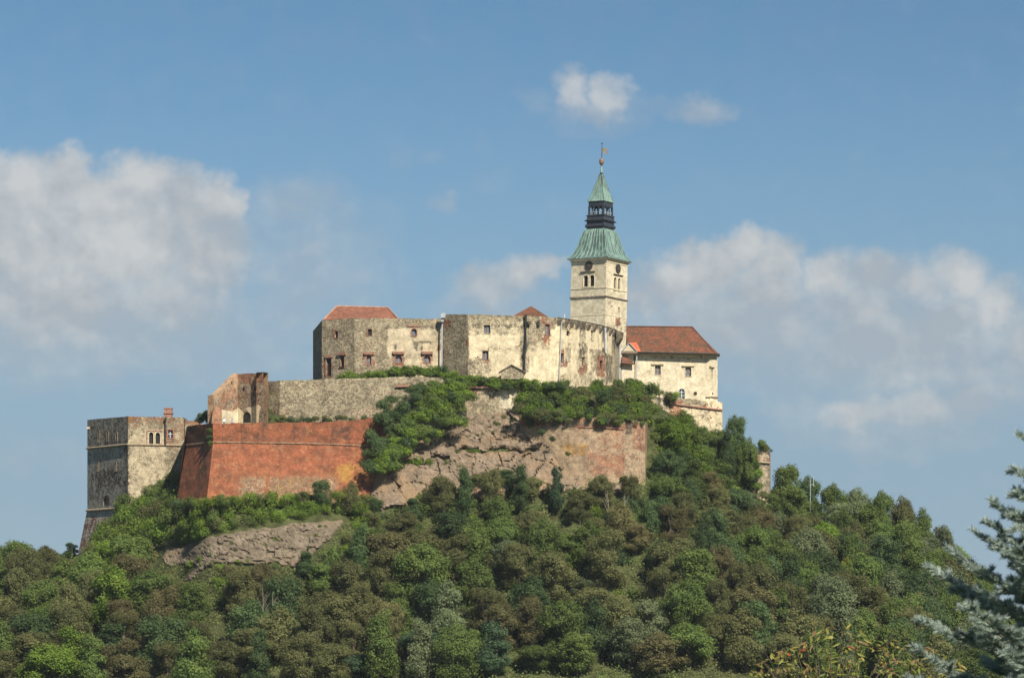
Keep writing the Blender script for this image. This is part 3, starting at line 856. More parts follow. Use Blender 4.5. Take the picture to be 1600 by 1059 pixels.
    c = MB(); c.tube([rl + Vector((0, 0, .08)), rr + Vector((0, 0, .08))], .16, 6); c.tube([rl + Vector((0, 0, .08)), ef + Vector((0, 0, .1))], .14, 6); c.tube([rr + Vector((0, 0, .08)), er + Vector((0, 0, .1))], .14, 6)
    c.build('ridge_tiles', MT['tile_ridge'], ro)
    # downpipe with hopper against the next building
    m = MB(); m.tube([P(691.5, 500, 587.2), P(690.5, 515, 587.2), P(690, 585, 587.2)], .16, 6); m.build('downpipe', MT['pipe'], t)
    return t


build_left_wing()


# ------------------------------------------------------------------ main building, curving to the right
def build_main():
    t = thing('castle_building', 'long cream plastered main building curving below the clock tower', 'castle', P(822, 585, 588))
    pts = [(692.5, 588, 491, 600), (731, 583.5, 491, 600), (822, 583, 493.5, 606), (851, 584, 494.5, 610), (872, 586.5, 496.5, 612), (894, 590, 500, 615), (914, 594, 503.5, 615), (932, 598.5, 507, 615), (948, 603.5, 511, 615), (960, 609, 514.5, 615), (968, 615, 519, 615)]
    ops = {1: [(755.8, 507.5, 766.3, 521), (754.3, 548, 763, 561.5)], 2: [(849.8, 506.5, 850.9, 523)], 3: [(851.1, 506.5, 858.5, 523)],
           4: [(875.6, 552, 881, 565), (885, 516, 890.6, 525, True)], 5: [(909.4, 558, 913.8, 571)], 6: [(923, 515.6, 927, 531.5)], 7: [(936.8, 563, 941.4, 575)]}
    ops[2] = []; ops[3] = [(851.6, 506.5, 859, 523)]
    st = [('s', 692, 485, 731, 600, 4, 1), ('y', 692, 512, 700, 570, 4, .4), ('b', 692, 500, 703, 512, 4, .9), ('b', 727, 530, 731, 540, 3, .9), ('d', 703, 505, 728, 535, 9, .3),
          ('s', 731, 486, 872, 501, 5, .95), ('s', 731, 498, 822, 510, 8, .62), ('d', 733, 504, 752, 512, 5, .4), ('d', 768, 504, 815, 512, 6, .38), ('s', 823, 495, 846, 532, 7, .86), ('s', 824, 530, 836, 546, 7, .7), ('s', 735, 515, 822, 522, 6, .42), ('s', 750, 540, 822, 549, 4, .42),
          ('d', 812, 495, 826, 582, 4, .5), ('s', 731, 566, 750, 582, 9, .68), ('s', 745, 560, 765, 580, 8, .55), ('b', 753, 562, 764, 568, 3, .8),
          ('s', 843, 497, 866, 512, 6, .8), ('b', 846, 496, 862, 506, 4, .75), ('b', 846, 523, 860, 531, 4, .85), ('b', 852, 530, 857, 540, 3, .7), ('s', 846, 524, 858, 545, 5, .5),
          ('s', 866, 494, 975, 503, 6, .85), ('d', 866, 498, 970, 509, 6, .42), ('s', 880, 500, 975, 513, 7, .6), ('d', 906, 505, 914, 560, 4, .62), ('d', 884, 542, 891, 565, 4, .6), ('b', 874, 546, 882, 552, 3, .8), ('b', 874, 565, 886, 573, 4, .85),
          ('b', 905, 570, 916, 583, 4, .85), ('s', 903, 536, 916, 586, 6, .6), ('b', 934, 556, 944, 588, 4, .95), ('s', 925, 550, 946, 590, 6, .62), ('d', 942, 510, 949, 550, 3, .7), ('s', 922, 546, 946, 552, 3, .6), ('d', 930, 536, 950, 541, 4, .2),
          ('s', 958, 510, 975, 600, 5, .7), ('d', 960, 520, 975, 545, 5, .6), ('d', 948, 555, 956, 598, 3, .7), ('s', 870, 585, 950, 600, 9, .5), ('s', 866, 530, 900, 545, 10, .4), ('y', 895, 540, 930, 575, 14, .12)]
    m = MB(); segs = wall_run(m, pts, ops, 0.5, 0.08, thick=1.1, seed=5)
    m.build('wall', MT['plaster'], t, st, (0.08, 0, 0.0, 0))
    m = MB(); a = P(692.5, 491, 588); zt = a.z
    q = [Vector((a.x, 588, 60)), Vector((a.x + 1, 612, 60)), Vector((P(968, 600, 615).x, 628, 60)), Vector((P(968, 600, 615).x, 615, 60))]
    for i in range(3): m.quad(q[i + 1], q[i], Vector((q[i].x, q[i].y, zt - 2.2)), Vector((q[i + 1].x, q[i + 1].y, zt - 2.2)))
    m.build('rear_wall', MT['rubble'], t, [], (1, 0, 0, 0))
    # coping line and flat roof behind the wall head
    m = MB(); fl = [segs[0].pt(0, zt - 2.0, -1.0)] + [s.pt(s.len, zt - 2.0, -1.0) for s in segs[:6]] + [q[2] + Vector((0, 0, zt - 62)), q[1] + Vector((0, 0, zt - 62))]
    m.poly(fl); m.build('flat_roof', MT['zinc'], t)
    m = MB()
    pp = [P(px, py - .6, Y) + Vector((0, -.12, 0)) for (px, Y, py, _) in pts[1:]]
    m.tube(pp[3:], .09, 6); m.build('gutter', MT['dark_trim'], t)
    window(segs[1], t, 755.8, 507.5, 766.3, 521, 'glass_grey', 'pale_trim', fw=.8, bars=(1, 0))
    window(segs[1], t, 754.3, 548, 763, 561.5, 'glass_grey', 'brick_trim', fw=.6, bars=(1, 0))
    window(segs[3], t, 851.6, 506.5, 859, 523, 'glass_grey', 'brick_trim', fw=1.0, bars=(1, 0))
    window(segs[4], t, 875.6, 552, 881, 565, 'glass', 'brick_trim', fw=.6)
    window(segs[4], t, 885, 516, 890.6, 525, 'void', None, arch=True)
    window(segs[5], t, 909.4, 558, 913.8, 571, 'glass', 'brick_trim', fw=.6)
    window(segs[6], t, 923, 515.6, 927, 531.5, 'glass', 'pale_trim', fw=.5, bars=(0, 2))
    window(segs[7], t, 936.8, 563, 941.4, 575, 'void', 'brick_trim', fw=1.3)
    # stumps of the corbels that once carried a walkway
    for (px, k) in ((872.5, 4), (884, 4), (892.5, 4), (900.5, 5), (908, 5), (918, 6), (927.5, 6), (937, 7), (945.5, 7), (952, 8), (957, 8), (962.5, 9), (966.5, 9)):
        sg = segs[k]; py = pts[k][2] + (pts[k + 1][2] - pts[k][2]) * (sg.s(px) / sg.len)
        c = MB(); w = 1.7 if k < 7 else 1.2
        s0, s1 = sg.s(px - w), sg.s(px + w); Y = sg.pt((s0 + s1) / 2, 0).y; z = ZP(py + 4, Y)
        c.hexa([sg.pt(s0, z - 1.0, .08), sg.pt(s1, z - 1.0, .08), sg.pt(s1, z - 1.0, -.1), sg.pt(s0, z - 1.0, -.1)], [sg.pt(s0, z + .1, .75), sg.pt(s1, z + .1, .75), sg.pt(s1, z + .1, -.1), sg.pt(s0, z + .1, -.1)])
        c.build('corbel', MT['dark_trim'], t)
    # pilaster strips on the curve
    for px0, px1, k, y0 in ((946.5, 949.5, 8, 516),):
        m = MB(); segs[k - 1].box(m, 945.0, 513, 947.0, 552, .25, .1); m.build('pilaster', MT['pale_trim'], t)
    # pyramid roof above the wall head
    ap = P(830, 478, 598); b0, b1 = P(798, 495.5, 590), P(860, 497, 590); b2, b3 = b1 + Vector((1, 15, 0)), b0 + Vector((-1, 15, 0))
    r = MB()
    for a_, b_ in ((b0, b1), (b1, b2), (b2, b3), (b3, b0)): roof_poly(r, [a_, b_, ap])
    r.build('roof', MT['tile_brown'], t)
    m = MB(); sg = Seg((798, 590.3), (860, 590.3)); sg.box(m, 799, 496, 859, 512, 0, 12); m.build('stair_head', MT['rubble'], t, [], (1, 0, 0, 0))
    # pipes
    def pipe(pl, r_, mat, name='downpipe'):
        m_ = MB(); m_.tube([P(*p) for p in pl], r_, 6); return m_.build(name, MT[mat], t)
    pipe([(821.5, 492, 582.6), (821.5, 545, 582.6), (819.5, 552, 582.6), (819.5, 582, 582.6)], .30, 'dark_pipe', 'chimney_pipe')
    m = MB(); m.box(P(826, 503, 582.7), (.9, .4, .22)); m.build('bracket', MT['dark_pipe'], t)
    m = MB(); m.box(P(826, 506, 582.7), (.7, .35, .2)); m.build('bracket', MT['dark_pipe'], t)
    m = MB(); m.box(P(841.5, 505, 583.4), (.45, .5, .95)); m.build('flue_box', MT['dark_pipe'], t)
    pipe([(878, 499, 586.8), (876, 545, 586.5), (874, 594, 586.3)], .09, 'pipe')
    pipe([(945.7, 512, 602), (946, 540, 602), (946, 548, 602)], .2, 'pipe')
    pipe([(968.5, 536, 614.4), (968.5, 598, 614.4)], .18, 'pipe')
    pipe([(882, 491, 592), (882, 499, 592)], .06, 'white_frame', 'vent_pipe')
    # overhanging ruined corner on the right
    m = MB(); b = [P(961, 538, 610.0), P(967, 540, 613.6), P(968, 540, 616), P(962, 538, 616)]; u_ = [P(963, 515, 608.2), P(974, 520, 611.8), P(975, 520, 617), P(963, 515, 617)]
    mid = [P(963, 526, 609.0), P(972.5, 530, 612.4), P(973.5, 530, 617), P(963, 526, 617)]
    m.loft([b, mid, u_]); m.build('corner_bracket', MT['rubble'], t, [('d', 960, 510, 980, 545, 5, .5)], (1, 0, .4, 0))
    # hopper head at the junction
    m = MB(); m.box(P(692.5, 493, 586.6), (.9, .6, .9)); m.box(P(691.3, 499, 586.8), (.5, .4, .9)); m.build('rain_hopper', MT['zinc'], t)
    return t


build_main()

# small rubble gable in the grass in front of the main building
def build_gable():
    t = thing('stone_shed', 'low rubble gable of a stone shed in front of the main building', 'shed', P(800, 590, 581))
    m = MB(); Y0, Y1 = 580.2, 582.4
    f = [P(783, 592, Y0), P(818, 592, Y0), P(818, 580, Y0), P(799.5, 570, Y0), P(783, 580, Y0)]; b = [Vector((p.x, Y1, p.z)) for p in f]
    m.add(f + b, [(0, 1, 2, 3, 4), (9, 8, 7, 6, 5)] + [((i + 1) % 5, i, i + 5, (i + 1) % 5 + 5) for i in range(5)])
    m.build('wall', MT['rubble'], t, [], (.75, 0, 0.1, 0))
    m = MB(); o = Vector((0, -.25, .12))
    roof_poly(m, [f[4] + o + Vector((-.5, 0, -.25)), f[3] + o, b[3] + Vector((0, 0, .12)), b[4] + Vector((-.5, 0, -.13))], .15)
    roof_poly(m, [f[3] + o, f[2] + o + Vector((.5, 0, -.25)), b[2] + Vector((.5, 0, -.13)), b[3] + Vector((0, 0, .12))], .15)
    m.build('roof', MT['dark_trim'], t)


build_gable()


# ------------------------------------------------------------------ clock tower
def build_tower():
    a = R(33); W = 8.2; YC = 610.0
    nc = P(947.3, 430, YC); e1 = Vector((math.cos(a), -math.sin(a), 0)); e2 = Vector((math.sin(a), math.cos(a), 0))
    ctr = Vector((nc.x, nc.y, 0)) + (-e1 + e2) * (W / 2)
    zb = ZP(560, YC)
    base = Vector((ctr.x - 0.35, ctr.y, zb))
    t = thing('clock_tower', 'tall cream clock tower with green copper roof, dark lantern and spire', 'tower', base)
    TILT = R(1.15)
    C = Vector((base.x, base.y, 0))

    def Z(py): return ZP(py, YC)

    def ring(r1, z, r2=None):
        r2 = r1 if r2 is None else r2
        c = Vector((C.x, C.y, z))
        return [c - e1 * r1 - e2 * r2, c + e1 * r1 - e2 * r2, c + e1 * r1 + e2 * r2, c - e1 * r1 + e2 * r2]
    h = W / 2

    def face(k, px_s=None):
        # k 0: left face in view, 1: right face in view
        s = Seg.__new__(Seg)
        r = ring(h, 0); p, q = (r[0], r[1]) if k == 0 else (r[1], r[2])
        s.p0 = Vector((p.x, p.y)); s.p1 = Vector((q.x, q.y)); d = s.p1 - s.p0; s.len = d.length; s.d = d / s.len; s.nrm = Vector((s.d.y, -s.d.x))
        return s
    fs = [face(0), face(1)]
    zt = Z(403.5)
    # openings given as (fraction of face, height rows)
    def op(k, f0, f1, y0, y1, arch=False):
        s = fs[k]; s0, s1 = f0 * s.len, f1 * s.len
        return (s0, s1, Z(y1), Z(y0), arch)
    OPS = {0: [op(0, .36, .485, 428, 446, True), op(0, .54, .665, 428, 446, True)], 1: [op(1, .36, .47, 430, 448.5, True), op(1, .55, .66, 430, 448.5, True), op(1, .27, .33, 475, 477.6), op(1, .60, .68, 475.5, 485)]}
    m = MB(); hole = 0.5
    for k in (0, 1):
        s = fs[k]; pyo = []
        for (s0, s1, z0, z1, ar) in OPS[k]: pyo.append((s0, s1, z0, z1, ar))
        # same wall builder, openings already in wall units
        class Raw(Seg): pass
        r = Raw.__new__(Raw); r.__dict__.update(s.__dict__); r.s = lambda q: q
        conv = []
        for (s0, s1, z0, z1, ar) in pyo:
            Y = (s.p0 + s.d * (s0 + s1) / 2).y
            conv.append((s0, HZ - F * (z1 - CZ) / Y, s1, HZ - F * (z0 - CZ) / Y, ar))
        wall_face(m, r, lambda q: zb, lambda q: zt, conv, 0.5, 0, hole)
    rg = ring(h, zb); rt = ring(h, zt)
    m.quad(rg[2], rg[3], rt[3], rt[2]); m.quad(rg[3], rg[0], rt[0], rt[3])
    inner = ring(h - .6, zt - 12); it = ring(h - .6, zt)
    m.build('wall', MT['tower'], t, [('s', 935, 470, 948, 500, 7, .0), ('d', 928, 472, 946, 494, 8, .12), ('d', 892, 489, 982, 491, 3, .30), ('d', 892, 402, 948, 409, 3, .22), ('b', 961, 496, 968, 508, 2.5, .95), ('s', 946, 488, 984, 500, 8, .3), ('s', 950, 505, 984, 545, 8, .40), ('s', 946, 470, 954, 490, 4, .4),
                                     ('d', 893, 449, 983, 460, 4, .18), ('d', 897, 425, 908, 440, 8, .2), ('d', 966, 500, 985, 530, 6, .4)], (0.1, 0, 0, 0))
    m = MB(); m.loft([inner, it]); m.build('inner_core', MT['void'], t)

    def pane(k, o):
        s0, s1, z0, z1, ar = OPS[k][o]; s = fs[k]; pm = MB(); pd = -.42; e = .03
        zs = z1 - (s1 - s0) / 2 if ar else z1
        pts = [s.pt(s0 - e, z0 - e, pd), s.pt(s1 + e, z0 - e, pd)] + (list(reversed(arc_pts(s, s0 - e, s1 + e, zs, z1 + e, pd))) if ar else [s.pt(s1 + e, z1 + e, pd), s.pt(s0 - e, z1 + e, pd)])
        pm.poly(pts)
        w = MB()
        f = lambda a0, a1, b0, b1, o_=0.07: w.hexa([s.pt(a0, b0, o_), s.pt(a1, b0, o_), s.pt(a1, b0, -.1), s.pt(a0, b0, -.1)], [s.pt(a0, b1, o_), s.pt(a1, b1, o_), s.pt(a1, b1, -.1), s.pt(a0, b1, -.1)])
        if ar:
            f(s0 - .16, s0 - .004, z0, zs); f(s1 + .004, s1 + .16, z0, zs); f(s0 - .2, s1 + .2, z0 - .22, z0 - .004, .16)
            A = arc_pts(s, s0, s1, zs + .004, z1 + .004, .07); B = arc_pts(s, s0 - .16, s1 + .16, zs + .004, z1 + .2, .07); nn = Vector((s.nrm.x, s.nrm.y, 0)) * .17
            for i in range(len(A) - 1): w.hexa([A[i], A[i + 1], A[i + 1] - nn, A[i] - nn], [B[i], B[i + 1], B[i + 1] - nn, B[i] - nn])
            # louvre boards
            wo = w.build('window', MT['pale_trim'], t); pm.build('pane', MT['void'], wo)
            for i in range(4):
                lz = z0 + (zs - z0) * (i + .5) / 4; lb = MB()
                lb.hexa([s.pt(s0, lz - .12, -.2), s.pt(s1, lz - .12, -.2), s.pt(s1, lz + .05, -.38), s.pt(s0, lz + .05, -.38)], [s.pt(s0, lz - .08, -.2), s.pt(s1, lz - .08, -.2), s.pt(s1, lz + .09, -.38), s.pt(s0, lz + .09, -.38)])
                lb.build('louvre', MT['dark_pipe'], wo)
        else:
            pm.build('window_slit', MT['void'], t)
    for k in (0, 1):
        for o in range(len(OPS[k])): pane(k, o)
    # clock faces and hood mouldings
    for k, fc, py, rp, hx0, hx1, hy in ((0, .505, 413.2, 7.0, .27, .69, 423.2), (1, .54, 415.5, 7.0, .33, .76, 426)):
        s = fs[k]; cz = Z(py); cr = rp * YC / F; cs = fc * s.len; m = MB(); n = 24
        for rr, oo in ((cr, .10),):
            fr = [s.pt(cs + rr * math.cos(6.2832 * i / n), cz + rr * 1.06 * math.sin(6.2832 * i / n), oo) for i in range(n)]
            bk = [s.pt(cs + rr * math.cos(6.2832 * i / n), cz + rr * 1.06 * math.sin(6.2832 * i / n), -.05) for i in range(n)]
            m.add(fr + bk, [tuple(range(n))] + [((i + 1) % n, i, i + n, (i + 1) % n + n) for i in range(n)])
        co = m.build('clock_face', MT['dark_pipe'], t)
        rm = MB()
        for i in range(n):
            a0, a1 = 6.2832 * i / n, 6.2832 * (i + 1) / n
            q = lambda an, r_, o_: s.pt(cs + r_ * math.cos(an), cz + r_ * 1.06 * math.sin(an), o_)
            rm.hexa([q(a0, cr * .9, .10), q(a1, cr * .9, .10), q(a1, cr, .10), q(a0, cr, .10)], [q(a0, cr * .9, .15), q(a1, cr * .9, .15), q(a1, cr, .15), q(a0, cr, .15)])
        rm.build('clock_rim', MT['dark_pipe'], co)
        for an, ln in ((1.9, .75), (-0.4, .5)):
            hm = MB(); dx, dz = math.sin(an), math.cos(an); ox, oz = dz * .05, -dx * .05
            g = lambda u_, v_: s.pt(cs + dx * u_ + ox * v_, cz + dz * u_ + oz * v_, .125)
            hm.add([g(-.1, -1), g(cr * ln, -1), g(cr * ln, 1), g(-.1, 1)], [(0, 1, 2, 3)]); hm.build('clock_hand', MT['ball'], co)
        m = MB(); s0, s1 = hx0 * s.len, hx1 * s.len; z0, z1 = Z(hy + .9), Z(hy - .9)
        m.hexa([s.pt(s0 + .1, z0, .12), s.pt(s1 - .1, z0, .12), s.pt(s1 - .1, z0, -.05), s.pt(s0 + .1, z0, -.05)], [s.pt(s0, z1, .32), s.pt(s1, z1, .32), s.pt(s1, z1, -.05), s.pt(s0, z1, -.05)])
        m.build('hood_moulding', MT['dark_trim'], t)
    # string courses
    for py0, py1, o_, mt in ((448.2, 449.4, .10, 'pale_trim'), (461.6, 464.3, .20, 'dark_trim'), (490.4, 491.6, .06, 'pale_trim'), (406.5, 408.5, .10, 'pale_trim')):
        m = MB()
        if py0 == 461.6: m.loft([ring(h + .06, Z(py1)), ring(h + o_, Z(py1 - 1)), ring(h + o_, Z(py0)), ring(h + .02, Z(py0 - .4))], True)
        else: m.loft([ring(h + o_, Z(py1)), ring(h + o_, Z(py0))], True)
        m.build('string_course', MT[mt], t)
    m = MB(); m.loft([ring(h + .08, Z(405.8)), ring(h + .3, Z(403.6)), ring(h + .42, Z(402.6))]); m.build('cornice', MT['pale_trim'], t)
    # curved copper roof
    K = (h + .62)
    prof = [(402.6, 1.0), (401.6, 1.0), (398, .915), (394, .83), (389, .765), (382, .695), (374, .635), (366, .585), (360, .54), (356, .485), (353.2, .42)]
    m = MB(); m.loft([ring(K * r_, Z(y)) for y, r_ in prof]); ro = m.build('roof', MT['copper_old'], t)
    for k in range(4):
        for i in range(0, 10):
            f = i / 9.0; sm = MB(); pts = []
            for y, r_ in prof[1:]:
                q = ring(K * r_ + .03, Z(y)); A_, B_ = q[k], q[(k + 1) % 4]
                pts.append(A_ + (B_ - A_) * f)
            if k in (0, 1) or i == 0:
                sm.tube(pts, .075 if i else .10, 4); sm.build('seam', MT['copper'], ro)
    # dark lantern
    def R_(wpx): return wpx / 96.0 * K     # full width in px -> half side
    dk = MT['dark_copper']
    m = MB(); prof2 = [(354, 39), (351.6, 40), (350.6, 44.5), (348.6, 46), (346.6, 45), (345.5, 41), (341.6, 40), (341, 46.5), (339.4, 48), (338.8, 42), (333.6, 39.5), (333, 42), (331.2, 42.5), (330.6, 38.5)]
    m.loft([ring(R_(w), Z(y)) for y, w in prof2]); ln = m.build('lantern', dk, t)
    # arcade: corner posts, shafts, arched heads, rail
    rr = R_(36)
    q = ring(rr - .12, 0)
    z0, z1 = Z(330.6), Z(316.5)
    for k in range(4):
        c = q[k]; p = MB(); p.box((c.x, c.y, (z0 + z1) / 2), (.34, .34, z1 - z0), (e1, e2, (0, 0, 1))); p.build('post', dk, ln)
        A_, B_ = q[k], q[(k + 1) % 4]; d = (B_ - A_)
        for f in (1 / 3, 2 / 3):
            c = A_ + d * f; p = MB(); p.box((c.x, c.y, (z0 + z1) / 2), (.18, .18, z1 - z0), (e1, e2, (0, 0, 1))); p.build('shaft', dk, ln)
        # railing
        p = MB(); mid = (A_ + B_) / 2; dn = d.normalized(); nn = Vector((dn.y, -dn.x, 0))
        p.box((mid.x, mid.y, Z(326.4)), (d.length, .1, .14), (dn, nn, (0, 0, 1)))
        for j in range(12):
            c = A_ + d * ((j + .5) / 12); p.box((c.x, c.y, (z0 + Z(326.4)) / 2), (.05, .05, Z(326.4) - z0), (dn, nn, (0, 0, 1)))
        p.build('railing', MT['zinc'], ln)
        # arched heads
        p = MB(); ztop = Z(316); zsp = Z(320.5)
        for j in range(3):
            a0, a1 = j / 3 + .012, (j + 1) / 3 - .012; n = 6; pts = []
            for i in range(n + 1):
                f = a0 + (a1 - a0) * (i / n); hh = zsp + (Z(317) - zsp) * math.sin(math.pi * i / n); c = A_ + d * f; pts.append((c, hh))
            for (c0, h0), (c1, h1) in zip(pts[:-1], pts[1:]):
                o2 = nn * .1
                p.hexa([Vector((c0.x, c0.y, h0)) + o2, Vector((c1.x, c1.y, h1)) + o2, Vector((c1.x, c1.y, h1)) - o2, Vector((c0.x, c0.y, h0)) - o2],
                       [Vector((c0.x, c0.y, ztop)) + o2, Vector((c1.x, c1.y, ztop)) + o2, Vector((c1.x, c1.y, ztop)) - o2, Vector((c0.x, c0.y, ztop)) - o2])
        p.build('arch_panel', dk, ln)
    m = MB(); m.loft([ring(rr, Z(316.2)), ring(rr, Z(311)), ring(R_(38), Z(310.4)), ring(R_(38), Z(309.6))]); m.build('lantern_frieze', dk, ln)
    # spire
    prof3 = [(309.7, 39.5), (308.8, 39.5), (306.5, 35), (303, 31.8), (297, 27.5), (290, 22.5), (283, 17.6), (276, 12.6), (270, 8.4), (266, 5.6)]
    m = MB(); m.loft([ring(R_(w), Z(y)) for y, w in prof3]); spo = m.build('spire', MT['copper'], t)
    for k in range(4):
        for i in range(0, 5):
            f = i / 5.0; sm = MB(); pts = []
            for y, w in prof3[1:]:
                qq = ring(R_(w) + .02, Z(y)); pts.append(qq[k] + (qq[(k + 1) % 4] - qq[k]) * f)
            if k in (0, 1) or i == 0: sm.tube(pts, .05 if i else .07, 4); sm.build('seam', MT['copper_old'], spo)

    def turned(prof_, n=10):
        mm = MB(); mm.loft([[Vector((C.x + w / 2 * YC / F * math.cos(6.2832 * i / n), C.y + w / 2 * YC / F * math.sin(6.2832 * i / n), Z(y))) for i in range(n)] for y, w in prof_]); return mm
    turned([(266, 4.2), (265.2, 5.2), (263.2, 5.2), (262.8, 3.6)]).build('collar', dk, t)
    turned([(263, 4.0), (258, 3.0), (254, 1.9), (252, 2.0)]).build('spire_tip', MT['copper'], t)
    turned([(252.5, 1.8), (250.8, 4), (248.8, 6.6), (247, 7.6), (243.4, 7.6), (242, 6.2), (240.6, 3.0), (240, 1.2)], 12).build('ball', MT['ball'], t)
    turned([(240.5, 1.1), (216.5, .7)], 6).build('mast', MT['dark_pipe'], t)
    # pennant-shaped vane: frame and slats
    y0, y1 = Z(233), Z(224.3); xl = 1.0 * YC / F; xr = 10.0 * YC / F
    fl = thing_part = MB()
    for (zz, x0, x1, hgt) in ((y1 - .08, xl, xr, .16), ((y0 + y1) / 2, xl, xr * .92, .14), (y0 + .08, xl, xr * .85, .16)):
        fl.box((C.x + (x0 + x1) / 2, C.y, zz), (x1 - x0, .05, hgt))
    for x0 in (xl, xr * .35, xr * .62, xr * .9): fl.box((C.x + x0, C.y, (y0 + y1) / 2), (.13, .045, y1 - y0 - .04))
    fl.box((C.x + xr * .42, C.y + .03, (y0 + y1) / 2 + .2), (xr * .5, .02, .4))
    fl.build('weather_vane', MT['gilt'], t)
    st = MB(); st.box((C.x, C.y, Z(217.4)), (.5, .05, .1)); st.box((C.x, C.y, Z(217)), (.1, .05, .5)); st.build('star', MT['dark_pipe'], t)
    t.rotation_euler = (0, TILT, 0)
    return t


build_tower()


# ------------------------------------------------------------------ chapel wing on the right
def build_chapel():
    t = thing('chapel_building', 'cream chapel wing with brown hipped tile roof right of the clock tower', 'chapel', P(1055, 625, 618))
    pts = [(990, 618, 549.5, 640), (1110.5, 619.5, 552.5, 640), (1121, 621.5, 553.4, 640), (1121.3, 634, 556, 640)]
    ops = {0: [(1023.3, 571, 1032.4, 585.5), (1070.7, 573.5, 1080, 588), (1061, 607.3, 1069.6, 623, True)], 1: [(1109.2 + 1.5, 575, 1113.0, 589)]}
    ops[1] = [(1111.0, 575, 1113.6, 589)]
    m = MB(); segs = wall_run(m, pts, ops, 0.6, 0, thick=.8)
    m.build('wall', MT['chapel'], t, [('s', 1016, 558, 1120, 562, 2.5, .5), ('b', 1016, 557, 1030, 563, 3, .3), ('d', 1048.4, 565, 1049.4, 612, 1.4, .55), ('d', 1102, 562, 1103.4, 612, 1.5, .4), ('s', 1115, 560, 1123, 620, 4, .28), ('d', 985, 592, 1050, 594, 3, .12), ('y', 990, 592, 1110, 628, 10, .16)], (0, 0, 0, 0))
    m = MB(); a, b = P(990, 640, 618), P(1121, 640, 634); z = ZP(553, 620)
    m.quad(Vector((b.x, 634, 68)), Vector((a.x, 634, 68)), Vector((a.x, 634, z)), Vector((b.x, 634, z))); m.quad(Vector((a.x, 634, 68)), Vector((a.x, 618, 68)), Vector((a.x, 618, z)), Vector((a.x, 634, z)))
    m.build('rear_wall', MT['chapel'], t, [], (0, 0, 0, 0))
    s = segs[0]
    window(s, t, 1023.3, 571, 1032.4, 585.5, 'glass_grey', 'pale_trim', fw=1.1, bars=(1, 1), hood=(.62, .25, .3)).location = (0, 0, 0)
    window(s, t, 1070.7, 573.5, 1080, 588, 'glass_grey', 'pale_trim', fw=1.1, bars=(1, 1), hood=(.62, .25, .3))
    window(segs[1], t, 1111.0, 575, 1113.6, 589, 'glass_grey', 'pale_trim', fw=1.0, bars=(0, 2), hood=(.4, .25, .3))
    window(s, t, 1061, 607.3, 1069.6, 623, 'glass', 'zinc', arch=True, fw=.9, bars=(1, 2), depth=.25)
    # round window
    c = s.at(1086.5, 614.5, .04); n = 16; rr = 2.5 * 619 / F; m = MB()
    d3 = Vector((s.d.x, s.d.y, 0)); n3 = Vector((s.nrm.x, s.nrm.y, 0))
    ring = lambda r_, o_: [c + d3 * (r_ * math.cos(6.2832 * i / n)) + Vector((0, 0, r_ * math.sin(6.2832 * i / n))) + n3 * o_ for i in range(n)]
    A, B, D, E = ring(rr, .05), ring(rr * 1.25, .05), ring(rr, -.1), ring(rr * 1.25, -.1)
    for i in range(n):
        j = (i + 1) % n; m.hexa([A[i], A[j], D[j], D[i]], [B[i], B[j], E[j], E[i]])
    ro = m.build('round_window', MT['stone_trim'], t)
    m = MB(); m.poly(ring(rr * 1.02, .005)); m.build('pane', MT['void'], ro)
    m = MB(); segs[1].box(m, 1112.8, 613, 1114.2, 616.5, .03, .05); m.build('vent_hole', MT['void'], t)
    m = MB(); s.box(m, 1102.5, 619.6, 1110.3, 621, .22, .05); segs[1].box(m, 1110.6, 619.7, 1121.3, 621.2, .22, .05); m.build('ledge', MT['dark_trim'], t)
    # cornice and eaves gutter
    m = MB(); s.box(m, 990, 552.4, 1110.4, 555.5, .18, .05); segs[1].box(m, 1110.6, 553.2, 1121.2, 556.2, .18, .05); m.build('cornice', MT['pale_trim'], t)
    m = MB(); m.tube([P(985, 549.8, 616.6), P(1111, 552.6, 618), P(1124, 553.8, 620.6)], .17, 6); m.build('gutter', MT['dark_pipe'], t)
    for px in (1048.5, 1095):
        m = MB(); s.box(m, px, 556, px + 1.0, 560, .3, .05); m.build('tie_anchor', MT['dark_trim'], t)
    # roof
    e0, e1_ = P(981, 549, 616.5), P(1111, 552, 618); e2_ = P(1124, 553.6, 621); rl, rr_ = P(978, 510.5, 626), P(1082, 511.5, 627)
    e3 = P(1124.5, 556, 637); b0 = P(978, 551, 636.5)
    r = MB(); roof_poly(r, [e0, e1_, rr_, rl]); roof_poly(r, [e1_, e2_, rr_]); roof_poly(r, [e2_, e3, rr_]); roof_poly(r, [e3, b0, rl, rr_])
    rf = r.build('roof', MT['tile_brown'], t)
    c_ = MB(); up = Vector((0, 0, .08)); c_.tube([rl + up, rr_ + up], .15, 6); c_.tube([rr_ + up, e1_ + (e2_ - e1_) * .5 + up], .13, 6); c_.build('ridge_tiles', MT['tile_brown'], rf)
    o = MB(); q = lambda f, g: e0 + (e1_ - e0) * f + (rl + (rr_ - rl) * f - e0 - (e1_ - e0) * f) * g + Vector((0, -.06, .05))
    roof_poly(o, [q(.06, .0), q(.155, .0), q(.125, .36), q(.03, .36)], .05); o.build('new_tiles', MT['tile_orange'], rf)
    # downpipe
    m = MB(); m.tube([P(994.8, 552, 617.3), P(994.8, 595, 617.3)], .14, 6); m.build('downpipe', MT['pipe'], t)
    m = MB(); s.box(m, 990.2, 553, 992.6, 600, .12, .02); m.build('corner_strip', MT['dark_trim'], t)
    # low link with grey sheet gable and lean-to
    l = thing('link_building', 'small link building with grey sheet metal gable beside the chapel wing', 'building', P(982, 595, 615))
